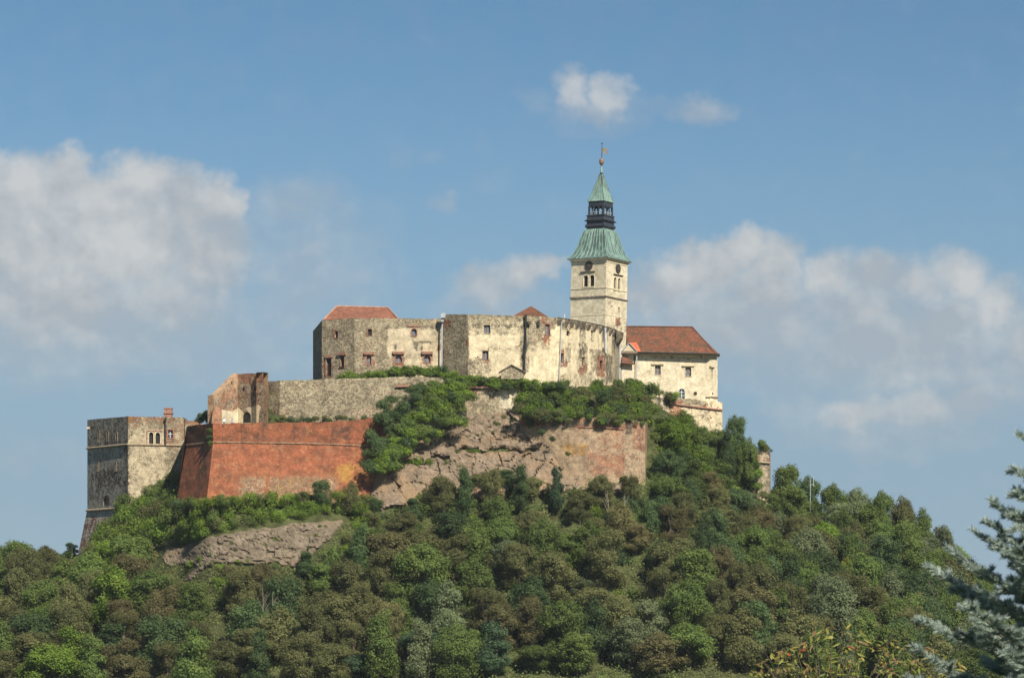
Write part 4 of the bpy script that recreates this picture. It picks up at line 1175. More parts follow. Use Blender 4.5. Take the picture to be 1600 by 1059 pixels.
    m = MB(); sg = Seg((971, 616.2), (990, 616.6)); sg.box(m, 971, 550, 990, 610, 0, 2.0); m.build('wall', MT['chapel'], l, [('d', 971, 560, 976, 600, 5, .4)], (0, 0, 0, 0))
    m = MB(); a, b, c = P(971, 548, 615.4), P(996.5, 549, 615.4), P(983, 534.5, 615.4); bk = Vector((0, 3.5, 0))
    roof_poly(m, [a, c, c + bk, a + bk], .12); roof_poly(m, [c, b, b + bk, c + bk], .12); m.build('roof', MT['zinc'], l)
    m = MB(); m.poly([a + Vector((.3, .25, 0)), b + Vector((-.3, .25, 0)), c + Vector((0, .25, -.3))]); m.build('gable_wall', MT['chapel'], l, [('d', 970, 530, 1000, 550, 5, .3)], (0, 0, .2, .3))
    m = MB(); sg = Seg((971, 615.2), (997, 615.2)); sg.box(m, 971, 548.2, 996.5, 552, 0, 1.0); m.build('eaves_board', MT['dark_trim'], l)
    m = MB(); roof_poly(m, [P(971, 567, 613.5), P(992.5, 569, 613.8), P(982, 557.5, 616.2), P(971, 555, 616.0)], .12); m.build('lean_to_roof', MT['tile_brown'], l)
    m = MB(); sg = Seg((971, 614.6), (991.5, 614.9)); sg.box(m, 971, 568.6, 991.5, 600, 0, 1.5); m.build('lean_to_wall', MT['chapel'], l, [('d', 972, 568, 984, 577, 4, .65), ('b', 972, 582, 978, 598, 5, .5)], (0.1, 0, 0, 0))


build_chapel()


# ------------------------------------------------------------------ terrace wall under the chapel
def build_terrace_wall():
    t = thing('terrace_wall', 'crumbling brick and plaster terrace wall under the chapel wing', 'wall', P(1075, 660, 609))
    pts = [(1016, 604, 624, 672), (1040, 605, 619, 672), (1063, 606.5, 621, 680), (1098, 608.5, 626, 690), (1128.5, 611, 628.5, 690), (1129, 622, 631, 690)]
    m = MB(); wall_run(m, pts, None, .45, .22, thick=4.0, seed=4)
    m.build('wall', MT['plaster'], t, [('s', 1040, 610, 1100, 632, 6, .85), ('b', 1046, 628, 1066, 650, 6, .9), ('b', 1108, 624, 1130, 641, 6, .66), ('b', 1062, 633, 1130, 638, 3, .6), ('s', 1024, 620, 1030, 660, 4, .85), ('d', 1028, 622, 1034, 655, 4, .7), ('d', 1040, 620, 1046, 655, 4, .6), ('s', 1066, 640, 1110, 662, 12, .45), ('b', 1108, 640, 1116, 664, 6, .55), ('b', 1070, 650, 1090, 670, 10, .4)], (.38, 0.16, .10, 0))
    cordon([(1046, 605.6, 630), (1063, 606.4, 632.5), (1098, 608.4, 637), (1128.7, 610.9, 640.5)], t, 'cordon', 'brick_trim', .18, .12)


build_terrace_wall()


# ------------------------------------------------------------------ upper ring wall
def build_ring():
    t = thing('ring_wall', 'long grey rubble ring wall between the ruined gatehouse and the ivy', 'wall', P(540, 655, 580))
    pts = [(411, 583.5, 596.5, 668), (437, 580.5, 594.5, 668), (552, 579.5, 591, 668), (656, 580, 588.5, 668), (707, 580.6, 591, 668), (823, 581.5, 600.5, 668)]
    m = MB(); wall_run(m, pts, None, .5, .16, thick=1.4, seed=11)
    m.build('wall', MT['rubble'], t, [('d', 411, 590, 434, 660, 8, .28), ('d', 436, 625, 600, 633, 5, .30), ('b', 412, 638, 450, 650, 12, .5), ('b', 555, 644, 580, 662, 12, .55), ('d', 412, 636, 600, 650, 9, .28), ('s', 590, 625, 625, 668, 8, 1), ('b', 585, 640, 630, 660, 12, .55), ('y', 438, 598, 560, 620, 20, .12),  # first dark stroke paints shade onto the stretch facing left
                                     ('b', 620, 601, 660, 605, 3, .8), ('s', 700, 590, 780, 640, 6, 1), ('b', 706, 592, 824, 606, 5, .55), ('b', 730, 606, 748, 616, 6, .7), ('s', 781, 607, 812, 636, 4, 0.05), ('b', 781, 607, 812, 636, 4, 0.0), ('d', 776, 606, 780, 640, 3, .4)], (1, 0, 0, 0))
    pm = MB(); q = [Seg((707, 580.6), (823, 581.5)).at(x, y, .06) for x, y in ((781, 637), (797, 639), (811, 637), (812.5, 622), (811.5, 607.5), (783.5, 607.5), (785, 615), (780, 622), (782, 630))]; k = len(q)
    pm.poly(q); pm.add(q + [p + Vector((0, .1, 0)) for p in q], [((i + 1) % k, i, i + k, (i + 1) % k + k) for i in range(k)]); pm.build('plaster_patch', MT['chapel'], t, [], (.36, 0, .16, 0))
    cordon([(618, 579.6, 604), (656, 579.8, 603), (707, 580.3, 604.5), (823, 581.2, 606.5)], t, 'cordon', 'brick_trim', .16, .1)
    sg = Seg((437, 580.5), (656, 580)); random.seed(3)
    for i in range(13):
        m = MB(); px = 443 + i * 11 + random.uniform(-3, 3); py = 618 + random.choice((0, 0, 4)) + random.uniform(-1.5, 1.5)
        if i > 6: py = 624 + random.uniform(-2, 2)
        sg.box(m, px, py, px + 1.4, py + 1.8, .02, .3); m.build('putlog_hole', MT['void'], t)
    sg = Seg((707, 580.6), (823, 581.5))
    for px, py in ((712, 609), (738, 610), (774, 609), (792, 610)):
        m = MB(); sg.box(m, px, py, px + 2.2, py + 2.6, .02, .3); m.build('putlog_hole', MT['void'], t)


build_ring()


# ------------------------------------------------------------------ ruined gatehouse
def build_gatehouse():
    t = thing('gatehouse_ruin', 'roofless ruined gatehouse with broken brick wall and cream plastered archway', 'ruin', P(372, 660, 578))
    # left wall, broken top, faces right; right wall faces left; they meet in the corner
    m = MB()
    pts = [(333.5, 572, 617.5, 668), (339, 573, 617, 668), (346, 574.4, 609, 668), (353, 575.8, 602, 668), (361, 577.4, 593, 668), (367, 578.6, 588, 668), (372, 579.6, 583.5, 668)]
    wall_run(m, pts, None, .45, .22, thick=1.3, seed=21)
    wall_run(m, [(372, 579.6, 584.5, 668), (395, 577.2, 583, 668), (411.5, 575.5, 581.5, 668), (412.5, 583, 584, 668)], {0: [(379.5, 643.5, 392, 660, True)]}, .45, .14, thick=1.3, seed=22)
    m.build('wall', MT['gate'], t, [('b', 330, 575, 372, 642, 6, .5), ('s', 336, 625, 372, 634, 8, .75), ('y', 345, 590, 370, 640, 12, .2), ('b', 372, 580, 411, 596, 3, .72), ('s', 373, 596, 412, 642, 3, 1), ('d', 372, 580, 408, 595, 5, .25), ('d', 374, 600, 413, 640, 6, .15), ('d', 385, 614, 410, 618, 3, .5), ('b', 408, 581, 412, 600, 2, .7), ('s', 372, 640, 379, 660, 4, .4), ('s', 395, 632, 412, 640, 4, .9), ('s', 408, 636, 414, 668, 4, 1)], (.40, .40, .08, .05))
    # plaster panels
    sg = Seg((333.5, 572), (372, 579.6)); pm = MB()
    P5 = [sg.at(347, 662, .06), sg.at(371.6, 662, .06), sg.at(371.6, 637, .06), sg.at(363, 643, .06), sg.at(354, 641.5, .06), sg.at(347, 640, .06)]
    pm.poly(P5); n3 = Vector((sg.nrm.x, sg.nrm.y, 0)) * .08
    k = len(P5); pm.add(P5 + [p - n3 for p in P5], [((i + 1) % k, i, i + k, (i + 1) % k + k) for i in range(k)])
    pm.build('plaster_panel', MT['chapel'], t, [], (0, 0, 0, .12))
    sg2 = Seg((372, 579.6), (395, 577.2)); sg3 = Seg((395, 577.2), (411.5, 575.5)); pm = MB()
    def plate(s, pts_):
        q = [s.at(x, y, .05) for x, y in pts_]; k_ = len(q); nn = Vector((s.nrm.x, s.nrm.y, 0)) * .07
        pm.poly(q); pm.add(q + [p - nn for p in q], [((i + 1) % k_, i, i + k_, (i + 1) % k_ + k_) for i in range(k_)])
    plate(sg2, [(372.4, 662), (379.3, 662), (379.3, 650), (381, 646), (376, 640), (372.4, 636)])
    plate(sg2, [(392.2, 662), (394.9, 662), (394.9, 636), (386, 636), (384, 639.5), (388, 643.2), (391.5, 646.5), (392.2, 650)])
    plate(sg3, [(395.1, 662), (403.5, 662), (405, 645), (408, 636), (404, 632.5), (395.1, 635)])
    pm.build('plaster_panel', MT['pale_trim'], t)
    m = MB(); sg2.box(m, 379, 642, 392.5, 662, -.9, .1); m.build('passage', MT['void'], t)
    for px, py in ((379.5, 604.5), (397, 604)):
        s = sg2 if px < 395 else sg3; m = MB(); s.box(m, px, py, px + 2.6, py + 6, .03, .2); m.build('window_slit', MT['void'], t)
    m = MB(); sg.box(m, 361, 596, 362.6, 600, .03, .2); m.build('putlog_hole', MT['void'], t)
    m = MB(); sg.box(m, 346.8, 640, 371.6, 642, .12, .02); m.build('ledge', MT['stone_trim'], t) if False else None
    # low pillar stub on the left
    m = MB(); m.loft([[P(330.5, 662, 571), P(346, 662, 571.6), P(346, 662, 573), P(330.5, 662, 573)], [P(332, 645, 571), P(345.5, 645, 571.6), P(345.5, 645, 573), P(332, 645, 573)], [P(335, 634, 571.2), P(345, 636, 571.7), P(345, 636, 573), P(335, 634, 573)]])
    m.build('pillar_stub', MT['gate'], t, [], (.3, .8, 0, 0))


build_gatehouse()


# ------------------------------------------------------------------ red bastion
def build_bastion():
    t = thing('red_bastion', 'massive red brick bastion with battered base and rounded cordon', 'bastion', P(430, 770, 569))
    top = [(291.5, 575.5, 665.5), (332.5, 566, 661.5), (460, 571, 660), (520, 573.4, 658.5), (560, 575, 656), (578, 575.9, 652), (604, 577.2, 648)]
    cor = [(291.5, 575.5, 695), (333, 566, 690.5), (460, 571, 692.5), (520, 573.4, 694), (560, 575, 696), (585, 576.2, 698), (604, 577.2, 700)]
    bot = [(276, 573.2, 782), (323, 562.2, 782), (455, 567.3, 782), (517, 569.6, 790), (558, 571.5, 790), (583, 572.8, 790), (602, 573.8, 790)]
    st = [('d', 292, 668, 331, 690, 5, .45), ('d', 310, 690, 330, 712, 6, .4), ('d', 333, 661, 600, 664, 3, .35), ('y', 333, 738, 520, 770, 18, .42), ('y', 536, 732, 550, 745, 17, .95), ('y', 556, 705, 580, 750, 14, .5), ('s', 535, 692, 580, 720, 6, .45), ('b', 380, 752, 520, 790, 26, .3), ('s', 380, 752, 520, 790, 26, .62), ('y', 282, 735, 322, 775, 14, .3), ('d', 282, 745, 322, 775, 12, .2),  # dark strokes on the left face mix weathering with painted shade
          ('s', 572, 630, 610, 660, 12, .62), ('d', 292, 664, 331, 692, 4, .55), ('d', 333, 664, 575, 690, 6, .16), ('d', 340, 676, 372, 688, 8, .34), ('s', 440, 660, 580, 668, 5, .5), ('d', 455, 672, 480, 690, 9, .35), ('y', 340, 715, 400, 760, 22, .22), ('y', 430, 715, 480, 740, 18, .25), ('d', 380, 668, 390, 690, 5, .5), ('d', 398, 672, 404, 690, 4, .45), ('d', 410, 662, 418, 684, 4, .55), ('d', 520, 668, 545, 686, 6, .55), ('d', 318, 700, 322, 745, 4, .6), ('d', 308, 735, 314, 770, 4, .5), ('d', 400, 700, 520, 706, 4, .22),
          ('s', 417, 696, 419, 770, 1.4, .3), ('s', 530, 696, 532, 760, 1.4, .5)]
    def sheet(A, B, rag, seed):
        m = MB()
        for k in range(len(A) - 1):
            a0, a1, b0, b1 = P(A[k][0], A[k][2], A[k][1]), P(A[k + 1][0], A[k + 1][2], A[k + 1][1]), P(B[k][0], B[k][2], B[k][1]), P(B[k + 1][0], B[k + 1][2], B[k + 1][1])
            n = max(2, int((a1 - a0).length / .5)); mm = max(2, int((a0 - b0).length / .5)); base = len(m.v)
            for j in range(mm + 1):
                for i in range(n + 1):
                    p = (b0.lerp(b1, i / n)).lerp(a0.lerp(a1, i / n), j / mm)
                    if rag:
                        fr = mnoise.fractal(Vector((p.x * .5, p.z * .5, seed)), 1, 2, 4)
                        p = p + Vector((0, .13 * fr, 0))
                        if j == mm: p.z += rag * fr
                    m.v.append(tuple(p))
            for j in range(mm):
                for i in range(n):
                    q = base + j * (n + 1) + i; m.f.append((q, q + 1, q + n + 2, q + n + 1))
        return m
    m = sheet(top, cor, .22, 3)
    # back of the parapet
    for k in range(len(top) - 1):
        a0, a1 = P(top[k][0], top[k][2], top[k][1]), P(top[k + 1][0], top[k + 1][2], top[k + 1][1]); o = Vector((.35, 1.6, -.12))
        m.quad(a0 - Vector((0, 0, .1)), a1 - Vector((0, 0, .1)), a1 + o, a0 + o); m.quad(a0 + o, a1 + o, a1 + o - Vector((0, 0, 3)), a0 + o - Vector((0, 0, 3)))
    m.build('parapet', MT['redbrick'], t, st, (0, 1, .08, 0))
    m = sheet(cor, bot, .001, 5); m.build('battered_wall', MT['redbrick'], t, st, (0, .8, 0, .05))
    cordon([(px, Y, py + (.3 if i == 0 else 0)) for i, (px, Y, py) in enumerate(cor)], t, 'cordon', 'cordon_stone', .15, .10)
    # platform and flank
    m = MB(); m.poly([P(x, y + 6, Y + 1) for x, Y, y in top] + [P(610, 660, 592), P(300, 672, 592)]); m.build('platform', MT['soil'], t)
    m = MB(); a, b = top[0], bot[0]; m.quad(P(b[0], b[2], b[1]), P(a[0], a[2], a[1]), P(a[0] + 4, a[2] + 5, a[1] + 16), P(b[0] + 4, b[2], b[1] + 16)); m.build('flank_wall', MT['redbrick'], t, [], (0, .5, .3, 0))


build_bastion()


# ------------------------------------------------------------------ lower brick bastion under the main building
def build_lower_wall():
    t = thing('brick_bastion', 'rounded brown brick bastion wall under the main building', 'bastion', P(920, 745, 572))
    pl = [(812, 578.6, 647, 672), (835, 576.8, 648, 690), (860, 575, 649, 725), (890, 573.6, 651, 775), (920, 572.8, 652.5, 775), (950, 572.8, 654.5, 775), (980, 573.6, 656, 775), (996, 574.6, 657, 775), (1008, 576.2, 657.5, 775), (1012, 588, 662, 775)]
    m = MB()
    for k in range(len(pl) - 1):
        a, b = pl[k], pl[k + 1]; n = max(2, int((P(b[0], 700, b[1]) - P(a[0], 700, a[1])).length / .55)); mm = 24; base = len(m.v)
        for j in range(mm + 1):
            for i in range(n + 1):
                f = i / n; px = a[0] + (b[0] - a[0]) * f; Y = a[1] + (b[1] - a[1]) * f; yt = a[2] + (b[2] - a[2]) * f; yb = a[3] + (b[3] - a[3]) * f
                py = yb + (yt - yb) * j / mm
                Y -= max(0, (py - 668)) * .022
                p = P(px, py, Y); fr = mnoise.fractal(Vector((p.x * .45, p.z * .45, 2)), 1, 2, 4); p.y += .24 * fr
                if j == mm: p.z += .55 * fr
                m.v.append(tuple(p))
        for j in range(mm):
            for i in range(n):
                q = base + j * (n + 1) + i; m.f.append((q, q + 1, q + n + 2, q + n + 1))
    for k in range(len(pl) - 1):
        a, b = pl[k], pl[k + 1]; o = Vector((0, 2.2, -.3)); m.quad(P(a[0], a[2] + .5, a[1]), P(b[0], b[2] + .5, b[1]), P(b[0], b[2] + .5, b[1]) + o, P(a[0], a[2] + .5, a[1]) + o)
    m.build('wall', MT['brownbrick'], t, [('b', 815, 648, 850, 662, 6, .95), ('b', 900, 664, 1000, 669, 4, .75), ('y', 880, 695, 912, 708, 7, .7), ('b', 890, 697, 912, 707, 5, .6), ('b', 925, 712, 970, 735, 14, .62), ('b', 992, 668, 1010, 700, 8, .6), ('s', 870, 672, 960, 700, 14, .42), ('s', 965, 680, 1000, 745, 10, .5), ('d', 862, 650, 888, 664, 6, .75), ('d', 980, 655, 988, 678, 4, .8), ('b', 905, 650, 985, 662, 8, .5), ('b', 935, 680, 970, 705, 14, .45), ('s', 860, 652, 1010, 664, 5, .5), ('y', 965, 690, 985, 745, 12, .25)], (.45, .30, .05, .08))
    cordon([(905, 573.0, 667), (920, 572.6, 667.4), (950, 572.6, 668.2), (975, 573.2, 669.5)], t, 'cordon', 'brick_trim', .07, .03)


build_lower_wall()


# ------------------------------------------------------------------ left tower
def build_left_tower():
    t = thing('stone_tower', 'square grey stone tower with chimney standing apart on the left edge of the hill', 'tower', P(200, 860, 592))
    c = [(136.5, 603.5, 655.8), (200, 590, 650.2), (288, 592.5, 652.2), (313, 594.5, 658)]
    lo = 797.5
    m = MB()
    pts = [(136.5, 603.5, 655.8, lo), (200, 590, 650.2, lo), (288, 592.5, 652.2, lo), (288.5, 596, 655, lo)]
    ops = {0: [(153.3, 673, 155.8, 691, True), (167.2, 673.5, 169.8, 689, True), (181, 675, 183.4, 688, True), (152, 721, 154.2, 736), (180, 722, 182.2, 736), (161.3, 773, 171.2, 790, True)],
           1: [(232.8, 675, 239.6, 694, True), (243, 675.5, 250, 694, True), (262.5, 671.5, 270, 684)]}
    segs = wall_run(m, pts, ops, .5, .08, thick=1.2, seed=9)
    st = [('d', 137, 650, 200, 672, 8, .35), ('d', 136, 670, 200, 700, 16, .22), ('b', 135, 692, 200, 698, 4, .4), ('s', 136, 702, 200, 800, 8, .55), ('b', 160, 735, 198, 762, 12, .62), ('d', 165, 738, 196, 760, 10, .5), ('b', 145, 740, 162, 775, 9, .5), ('d', 150, 740, 156, 775, 6, .5), ('b', 150, 668, 188, 695, 7, .42), ('d', 195, 690, 200, 780, 3, .6), ('y', 200, 650, 206, 780, 3, .5),
          ('b', 200, 651, 290, 660, 4, .7), ('b', 205, 661, 262, 668, 5, .4), ('s', 203, 672, 258, 790, 8, .5), ('y', 203, 665, 262, 790, 10, .15), ('b', 258, 672, 275, 695, 7, .95), ('b', 225, 662, 255, 676, 4, .4), ('b', 275, 655, 290, 690, 6, .5), ('s', 270, 658, 290, 680, 8, .7)]
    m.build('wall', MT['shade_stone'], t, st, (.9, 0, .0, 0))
    for o in t.children:
        if o.name.startswith('wall'): wall = o
    # lit masonry on the sunlit front; other faces keep the shade-darkened stone
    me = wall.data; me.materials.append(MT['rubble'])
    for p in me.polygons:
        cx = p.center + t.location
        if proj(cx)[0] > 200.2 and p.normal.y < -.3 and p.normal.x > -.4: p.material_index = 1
    # lower battered part
    b = MB(); a0, a1, a2 = (136.0, 603.7, lo), (200, 590.2, lo), (289, 592.6, lo); k0, k1, k2 = (120, 602.5, 875), (193, 587.2, 875), (289, 590, 875)
    for A, B, C_, D in ((k0, k1, a1, a0), (k1, k2, a2, a1)):
        n, mm = 22, 16; base = len(b.v); p0, p1, p2, p3 = [P(q[0], q[2], q[1]) for q in (A, B, C_, D)]
        for j in range(mm + 1):
            for i in range(n + 1): b.v.append(tuple(p0.lerp(p1, i / n).lerp(p3.lerp(p2, i / n), j / mm)))
        for j in range(mm):
            for i in range(n):
                q = base + j * (n + 1) + i; b.f.append((q, q + 1, q + n + 2, q + n + 1))
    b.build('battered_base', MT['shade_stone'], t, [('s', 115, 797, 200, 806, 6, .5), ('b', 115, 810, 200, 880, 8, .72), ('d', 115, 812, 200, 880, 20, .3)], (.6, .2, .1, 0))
    # rest of the shell, lower annex and roof
    m = MB(); q = [P(136.5, 797, 603.5), P(137, 797, 616), P(300, 797, 612), P(289, 797, 593)]
    for i in range(3): m.quad(q[i + 1], q[i], Vector((q[i].x, q[i].y, ZP(657, 600))), Vector((q[i + 1].x, q[i + 1].y, ZP(657, 600))))
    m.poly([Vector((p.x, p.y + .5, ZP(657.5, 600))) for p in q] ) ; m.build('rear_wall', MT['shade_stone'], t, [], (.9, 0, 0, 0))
    m = MB(); wall_run(m, [(287.5, 593.5, 657.5, 790), (316, 595, 657.5, 790)], None, .5, .08, thick=3.0); m.build('annex_wall', MT['rubble'], t, [('b', 285, 655, 320, 663, 4, .8)], (.9, .2, 0, 0))
    for (s_, py, x0, x1) in ((0, 698, 0, 0), (1, 693.5, 0, 0)):
        pass
    cordon([(135.5, 603.5, 700.5), (199.8, 590, 694), (290, 592.6, 695.5)], t, 'cordon', 'stone_trim', .2, .1)
    cordon([(135.5, 603.5, 797.5), (199.8, 590, 793), (289, 592.6, 793)], t, 'cordon', 'stone_trim', .26, .12)
    for (k, x0, y0, x1, y1, ar) in ((0, 153.3, 673, 155.8, 691, True), (0, 167.2, 673.5, 169.8, 689, True), (0, 181, 675, 183.4, 688, True)):
        window(segs[k], t, x0, y0, x1, y1, 'void', 'stone_trim', arch=ar, fw=.7)
    for (x0, y0, x1, y1) in ((152, 721, 154.2, 736), (180, 722, 182.2, 736)):
        window(segs[0], t, x0, y0, x1, y1, 'void', 'stone_trim', fw=.5)
    m = MB(); segs[0].box(m, 161, 772, 171.5, 790.5, -.4, .5); m.build('niche', MT['brownbrick'], t, [], (.4, .4, .4, 0))
    window(segs[1], t, 232.8, 675, 239.6, 694, 'void', 'pale_trim', arch=True, fw=.9); window(segs[1], t, 243, 675.5, 250, 694, 'void', 'pale_trim', arch=True, fw=.8)
    m = MB(); segs[1].box(m, 229, 672.3, 254, 673.6, .1, .05); segs[1].box(m, 228.6, 673.8, 230, 694, .1, .05); m.build('window_surround', MT['brick_trim'], t)
    window(segs[1], t, 262.5, 671.5, 270, 684, 'glass', 'brick_trim', fw=1.5, bars=(1, 1), label='small barred window in a red brick surround')
    m = MB(); m.tube([P(258.5, 652, 591.3), P(258.5, 694, 591.3)], .13, 6); m.box(P(258.5, 655, 591.3), (.45, .4, .5)); m.build('downpipe', MT['dark_pipe'], t)
    m = MB(); p = P(263, 647, 596); m.box(p, (1.5, 1.2, 2.4)); m.box(p + Vector((0, 0, .15)), (1.9, 1.5, .22)); m.box(p + Vector((0, 0, 1.1)), (1.7, 1.35, .2)); m.build('chimney', MT['brick_trim'], t)
    m = MB(); m.box(P(138, 668.5, 602.6), (.5, .5, .35)); m.build('waterspout', MT['pale_trim'], t)


build_left_tower()


# ------------------------------------------------------------------ end of the outer wall on the right
def build_wall_end():
    t = thing('wall_stub', 'short stub of stone outer wall below the chapel at the skyline', 'wall', P(1195, 765, 600))
    m = MB(); wall_run(m, [(1176, 600, 706, 790), (1183, 599, 705, 790), (1202, 600, 706, 790), (1204, 606, 709, 790)], None, .45, .25, thick=2.0, seed=31)
    m.build('wall', MT['rubble'], t, [('b', 1178, 704, 1206, 720, 5, .7), ('d', 1178, 704, 1206, 712, 4, .5), ('d', 1197, 720, 1206, 790, 5, .4)], (.7, 0, .0, .1))
    cordon([(1178, 599.2, 722), (1183, 598.8, 721.5), (1203, 599.8, 723)], t, 'cordon', 'stone_trim', .16, .08)


build_wall_end()

# thin mast on the right skyline
def build_mast():
    t = thing('antenna_mast', 'thin grey antenna mast among trees on the right skyline', 'mast', P(1266, 790, 600))
    m = MB(); m.tube([P(1266, 800, 600), P(1266, 748, 600)], .06, 6); m.build('pole', MT['pipe'], t)
    m = MB(); m.tube([P(1271, 760, 600), P(1271, 745, 600)], .07, 5); m.tube([P(1265, 757, 600), P(1272, 757, 600)], .05, 5); m.build('aerial', MT['pipe'], t)


build_mast()

# ------------------------------------------------------------------ vegetation
def leaf_mesh(name, pos, nrm, size, tint, mat, aspect=0.62, rng=None):
    """one mesh of folded leaf sprays: pos, nrm (n,3), size (n,), tint (n,)"""
    rng = rng or np.random.RandomState(1); n = len(pos)
    nrm = nrm / np.maximum(np.linalg.norm(nrm, axis=1, keepdims=True), 1e-6)
    r = rng.normal(size=(n, 3)); a = np.cross(nrm, r); a /= np.maximum(np.linalg.norm(a, axis=1, keepdims=True), 1e-6)
    b = np.cross(nrm, a); s = size[:, None]
    p0 = pos - a * s * .5; p2 = pos + a * s * .5
    lift = nrm * s * .14
    p1 = pos + b * s * aspect * .5 + lift; p3 = pos - b * s * aspect * .5 + lift
    V = np.stack([p0, p1, p2, p3], 1).reshape(-1, 3)
    me = bpy.data.meshes.new(name)
    me.vertices.add(4 * n); me.vertices.foreach_set('co', V.astype(np.float32).ravel())
    me.loops.add(4 * n); me.loops.foreach_set('vertex_index', np.arange(4 * n, dtype=np.int32))
    me.polygons.add(n); me.polygons.foreach_set('loop_start', np.arange(0, 4 * n, 4, dtype=np.int32))
    at = me.attributes.new('tint', 'FLOAT', 'POINT'); at.data.foreach_set('value', np.repeat(tint, 4).astype(np.float32))
    me.update(calc_edges=True); me.validate()
    me.materials.append(mat)
    return me


def crown_arrays(rng, lobes, nclump, nleaf, clump_r, leaf, flat=1.0, core=(0, 0, 0)):
    """lobes: (x,y,z,r); leaf clumps sit on the lobes' outer surface"""
    L = np.array(lobes); w = L[:, 3] ** 2; w /= w.sum()
    P_, N_, S_, T_ = [], [], [], []
    cen = np.array(core, float)
    k = 0
    while k < nclump:
        i = rng.choice(len(L), p=w); d = rng.normal(size=3); d /= np.linalg.norm(d)
        if d[2] < -0.75: continue
        c = L[i, :3] + d * L[i, 3] * rng.uniform(.72, 1.05) * np.array([1, 1, flat])
        # drop clumps buried in other lobes
        dd = np.linalg.norm((c - L[:, :3]) / np.array([1, 1, flat]), axis=1) / L[:, 3]
        if (np.delete(dd, i) < 0.55).any(): continue
        r = clump_r * rng.uniform(.6, 1.3); n = int(nleaf * rng.uniform(.7, 1.3) * (r / clump_r) ** 2)
        q = rng.normal(size=(n, 3)); q /= np.linalg.norm(q, axis=1, keepdims=True)
        rad = r * rng.uniform(.45, 1.0, (n, 1)) ** .6
        stray = np.where(rng.rand(n, 1) < .30, rng.uniform(1.2, 2.1, (n, 1)), 1.0)
        pos = c + q * rad * stray * np.array([1.0, 1.0, .92])
        out = c - cen; out = out / (np.linalg.norm(out) + 1e-6)
        nr = q * .7 + out * .6 + np.array([0, 0, .12]) + rng.normal(size=(n, 3)) * .6
        P_.append(pos); N_.append(nr); S_.append(leaf * rng.uniform(.6, 1.35, n)); T_.append(np.clip(rng.uniform(0, 1) * .7 + rng.uniform(-.1, .4, n), 0, 1)); k += 1
    return np.concatenate(P_), np.concatenate(N_), np.concatenate(S_), np.concatenate(T_)


def tree_lobes(rng, style):
    """unit tree: 10 m tall, about 8 m wide"""
    Ls = []
    if style == 'round':
        for i in range(17):
            a = rng.uniform(0, 6.283); z = rng.uniform(2.0, 8.2); rm = 3.1 * math.sqrt(max(.08, 1 - ((z - 5.0) / 4.6) ** 2)); rr = rm * rng.uniform(.3, .85)
            Ls.append((rr * math.cos(a), rr * math.sin(a), z, rng.uniform(1.1, 1.7)))
        Ls.append((rng.uniform(-.6, .6), 0, 8.4, 1.4))
    elif style == 'tall':
        for i in range(15):
            z = 1.6 + 7.4 * i / 14; a = rng.uniform(0, 6.283); rr = rng.uniform(.3, 1.7) * (1.2 - z / 11)
            Ls.append((rr * math.cos(a), rr * math.sin(a), z, rng.uniform(1.0, 1.55) * (1.25 - z / 14)))
    elif style == 'wide':
        for i in range(20):
            a = rng.uniform(0, 6.283); z = rng.uniform(1.8, 7.6); rm = 3.9 * math.sqrt(max(.08, 1 - ((z - 4.2) / 4.6) ** 2)); rr = rm * rng.uniform(.3, .85)
            Ls.append((rr * math.cos(a), rr * math.sin(a), z, rng.uniform(1.0, 1.6)))
        Ls.append((rng.uniform(-.8, .8), 0, 7.8, 1.5))
    elif style == 'feather':
        for i in range(30):
            a = rng.uniform(0, 6.283); z = rng.uniform(1.6, 9.0); rm = 3.5 * math.sqrt(max(.05, 1 - ((z - 5.0) / 4.9) ** 2)); rr = rm * rng.uniform(.2, .9)
            Ls.append((rr * math.cos(a), rr * math.sin(a), z, rng.uniform(.65, 1.15)))
    return Ls


def trunk_mesh(rng, lobes, name, mat):
    m = MB(); lean = rng.uniform(-.4, .4, 2)
    top = Vector((lean[0], lean[1], 6.5))
    m.tube([(0, 0, -2.5), (0, 0, 0), (lean[0] * .3, lean[1] * .3, 2.5), tuple(top)], [.30, .24, .18, .07], 7)
    for L in lobes[::2]:
        z0 = rng.uniform(2.2, 5.0); f = z0 / 6.5; p = Vector((lean[0] * f, lean[1] * f, z0)); q = Vector((L[0], L[1], L[2] + L[3] * .5))
        mid = p.lerp(q, .5) + Vector((0, 0, -.3)); m.tube([p, mid, q], [.11, .08, .03], 5)
    me = bpy.data.meshes.new(name); me.from_pydata(m.v, [], m.f); me.update(); me.materials.append(mat)
    return me


